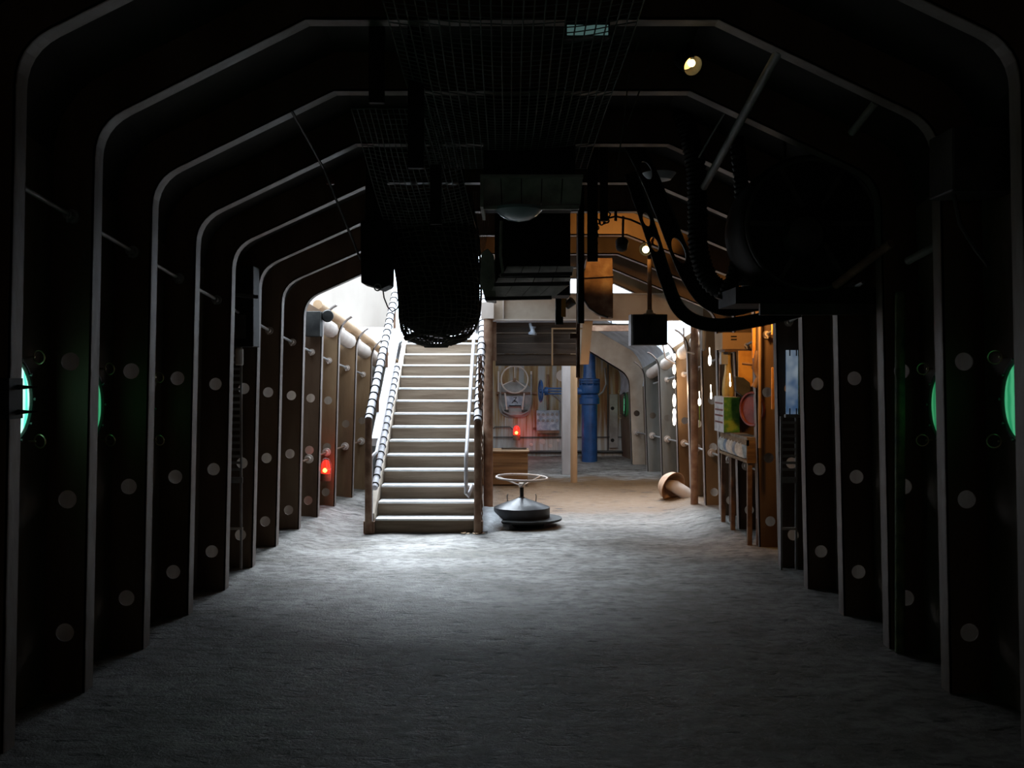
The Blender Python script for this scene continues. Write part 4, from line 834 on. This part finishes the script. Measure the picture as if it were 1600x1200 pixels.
# bellows hose
def bellows(pts, r, Y, label):
    sp = spline([P(x, y, Y) for x, y in pts], 16); rr = [r*(1+.09*(-1)**i) for i in range(len(sp))]
    b = MB(); b.tube(sp, rr, 16); return tag(b.build('bellows_hose', 'black', smooth=True), label, 'hose')
bellows([(1065, 175), (1078, 215), (1088, 270), (1090, 330), (1092, 390), (1110, 440), (1150, 462)], .068, 7.4, 'fat ribbed black hose dropping between the curved arms and the drum')
bellows([(1150, 215), (1158, 280), (1160, 350), (1150, 420), (1130, 470)], .05, 7.2, 'second ribbed black hose right beside the drum')
# drum fan and shelf
DC = P(1268, 350, 6.7)
r0 = thing('fan_drum', (DC.x, 6.9, 2.25), 'huge dark round drum on the shelf at the upper right', 'drum')
MB().lathe([(.36, 0), (.43, .02), (.45, .06), (.45, .5), (.40, .55)], DC, (0, 1, 0), 48).build('casing', 'black', r0, smooth=True)
MB().ring(DC+Vector((0, -.01, 0)), (0, 1, 0), .41, .018, 48, 8).build('front_rim', 'darksteel', r0, smooth=True)
MB().lathe([(.14, 0), (.14, -.05), (.11, -.09), (.04, -.10), (0, -.10)], DC+Vector((-.06, 0, -.08)), (0, 1, 0), 32).build('hub_boss', 'darksteel', r0, smooth=True)
for an in range(6):
    a_ = PI/3*an; u = Vector((math.cos(a_), 0, math.sin(a_))); MB().bar(DC+u*.12+Vector((0, -.01, 0)), DC+u*.40+Vector((0, -.01, 0)), .03, .02, (0, 1, 0)).build('spoke', 'darksteel', r0)
b = MB(); b.prism([P(1160, 368, 7.3), P(1172, 405, 7.3), P(1204, 432, 7.3), P(1203, 446, 7.3), P(1150, 446, 7.3)], (0, .03, 0)); tag(b.build('gusset_sheet', 'sheet'), 'grey triangular sheet beneath the left of the drum', 'sheet')
r0 = thing('machine_shelf', (2.0, 6.9, 2.1), 'black steel shelf carrying the round drum on the right', 'shelf')
MB().box(P(1148, 0, 6.75).x, 2.5, 6.72, 7.28, P(0, 474, 6.7).z, P(0, 448, 6.7).z).build('platform', 'black', r0)
MB().box(P(1185, 0, 6.75).x, 2.5, 6.70, 6.74, P(0, 492, 6.7).z, P(0, 474, 6.7).z).build('front_lip', 'darksteel', r0)
for x in (1.75, 2.1): MB().bar((x, 6.78, 2.2), (x, 6.78, 3.35), .02, .02, (0, 1, 0)).build('hanger', 'black', r0)
for (pa_, pb_, r_, m, t) in ((P(1305, 446, 6.5), P(1392, 380, 6.1), .026, 'rust', 'slanting brown pipe rising right of the drum'), (P(1418, 408, 6.0), P(1485, 372, 5.7), .022, 'grey', 'second slanting pipe farther right and higher than the brown one'),
                          (P(1218, 78, 5.7), P(1100, 292, 7.3), .026, 'grey', 'long grey pipe slanting down from the roof right of the lit spotlight'), (P(1368, 160, 5.8), P(1330, 208, 6.0), .022, 'grey', 'short slanting pipe near the right end of the second rafter'),
                          (P(1148, 148, 6.6), P(1092, 246, 7.0), .007, 'grey', 'thin wire left of the long grey pipe'), (P(455, 172, 6.45), P(505, 262, 7.3), .009, 'darksteel', 'thin rod linking two left rafters'), (P(505, 262, 7.3), P(563, 405, 8.2), .009, 'darksteel', 'thin rod from a left rafter down to the hoist')):
    b = MB(); b.cyl(pa_, pb_, r_, n=12); tag(b.build('slanting_pipe' if r_ > .01 else 'thin_rod', m, smooth=True), t, 'pipe' if r_ > .01 else 'rod')
b = MB(); b.lathe([(.0, 0), (.03, .01), (.035, .05), (.02, .08)], P(516, 290, 7.5), n=12); tag(b.build('red_cap', 'red', smooth=True), 'small red cap on the rod beside the left rafter', 'cap')
for k, (pts, t) in enumerate((([(1020, -20), (1000, 60), (983, 110), (975, 190), (964, 262)], 'long thin rope hanging from the roof to the arms'), ([(1034, 30), (1020, 80), (1000, 140), (980, 195)], 'thin rope slanting beside the long one'))):
    b = MB(); b.tube([P(x, y, 6.4+.1*k) for x, y in pts], .005, 5); tag(b.build('rope', 'rope', smooth=True), t, 'rope')
# dark boxes at the far right top
r0 = tag(MB().box(2.17, 2.5, 5.2, 5.5, 2.6, 2.92).build('junction_box', 'darksteel', bevel=.01), 'dark junction box high on the right wall near the camera', 'box')
b = MB(); b.tube([P(1490, 300, 5.3), P(1500, 350, 5.3), P(1525, 390, 5.25), P(1545, 415, 5.2)], .012, 8); tag(b.build('cable', 'darksteel', smooth=True), 'dark cable hanging from the junction box at the upper right', 'cable')
# lamps
r0 = thing('spot_lamp', tuple(P(1083, 105, 6.2)), 'lit can spotlight under the roof at the upper right', 'lamp')
c = P(1083, 103, 6.2); ax = Vector((.35, -.75, -.55)).normalized()
MB().lathe([(.03, -.16), (.055, -.14), (.062, .0), (.058, .0), (.05, -.08), (.0, -.10)], c, ax, 24).build('can', 'black', r0, smooth=True)
MB().lathe([(.047, -.075), (.02, -.088), (0, -.09)], c, ax, 20).build('reflector', 'warm_dim', r0, smooth=True)
MB().ball(c-ax*.05+Vector((.015, 0, 0)), .022).build('bulb', 'warm', r0, smooth=True)
MB().bar(c+Vector((0, .02, .05)), c+Vector((-.02, .1, .16)), .02, .02).build('bracket', 'black', r0)
r0 = thing('spot_lamp', tuple(P(1009, 390, 10.0)), 'lit round lamp in front of the orange-lit ribs', 'lamp')
c = P(1009, 390, 10.0); MB().lathe([(.03, .12), (.06, .1), (.062, .0), (.058, .0), (.05, .07), (.0, .08)], c, (0.1, 1, .3), 24).build('hood', 'black', r0, smooth=True)
MB().ball(c+Vector((0, .0, 0)), .033).build('bulb', 'warm', r0, smooth=True)
MB().bar(c+Vector((0, .06, .03)), c+Vector((.06, .1, .14)), .03, .03).build('bracket', 'tan', r0)
lamp('spot_lamp_light', 'SPOT', tuple(P(1009, 390, 10.4)-Vector((0, 0, .1))), 150, (1, .55, .22), .06, target=(1.1, 13.4, .0), angle=58, blend=.9)
r0 = thing('work_lamp', (1.0, 9.6, 2.90), 'small hooded work lamp shining up on the orange rib webs', 'lamp')
MB().lathe([(.02, -.1), (.05, -.08), (.06, 0), (.052, 0), (.04, -.06), (0, -.07)], (1.0, 9.6, 2.90), (.1, .6, .8), 18).build('hood', 'black', r0, smooth=True)
MB().bar((1.0, 9.54, 2.88), (1.0, 9.5, 3.12), .02, .02, (0, 1, 0)).build('stalk', 'black', r0)
lamp('work_lamp_light', 'SPOT', (1.0, 9.62, 2.95), 22, (1, .52, .13), .03, target=(1.0, 10.2, 3.2), angle=120, blend=.3)
A_, B_ = P(886, 55, 5.2), P(950, 40, 5.2)
r0 = thing('tube_light', (A_.x, 5.2, A_.z), 'dim bluish tube light seen through the ceiling mesh', 'lamp')
MB().box(A_.x-.01, B_.x+.01, 5.2, 5.27, A_.z-.005, B_.z+.04).build('housing', 'black', r0)
MB().box(A_.x, B_.x, 5.19, 5.2, A_.z, B_.z).build('diffuser', 'tube', r0)
# white glimpses: crown gusset and dark back of the first bay
b = MB(); b.lathe([(.0, 0), (.09, .02), (.13, .07)], P(1030, 285, 8.1), (0, 0, 1), 24); tag(b.build('bowl_lamp', 'sheet', smooth=True), 'grey upturned lamp shade behind the curved arms', 'shade')
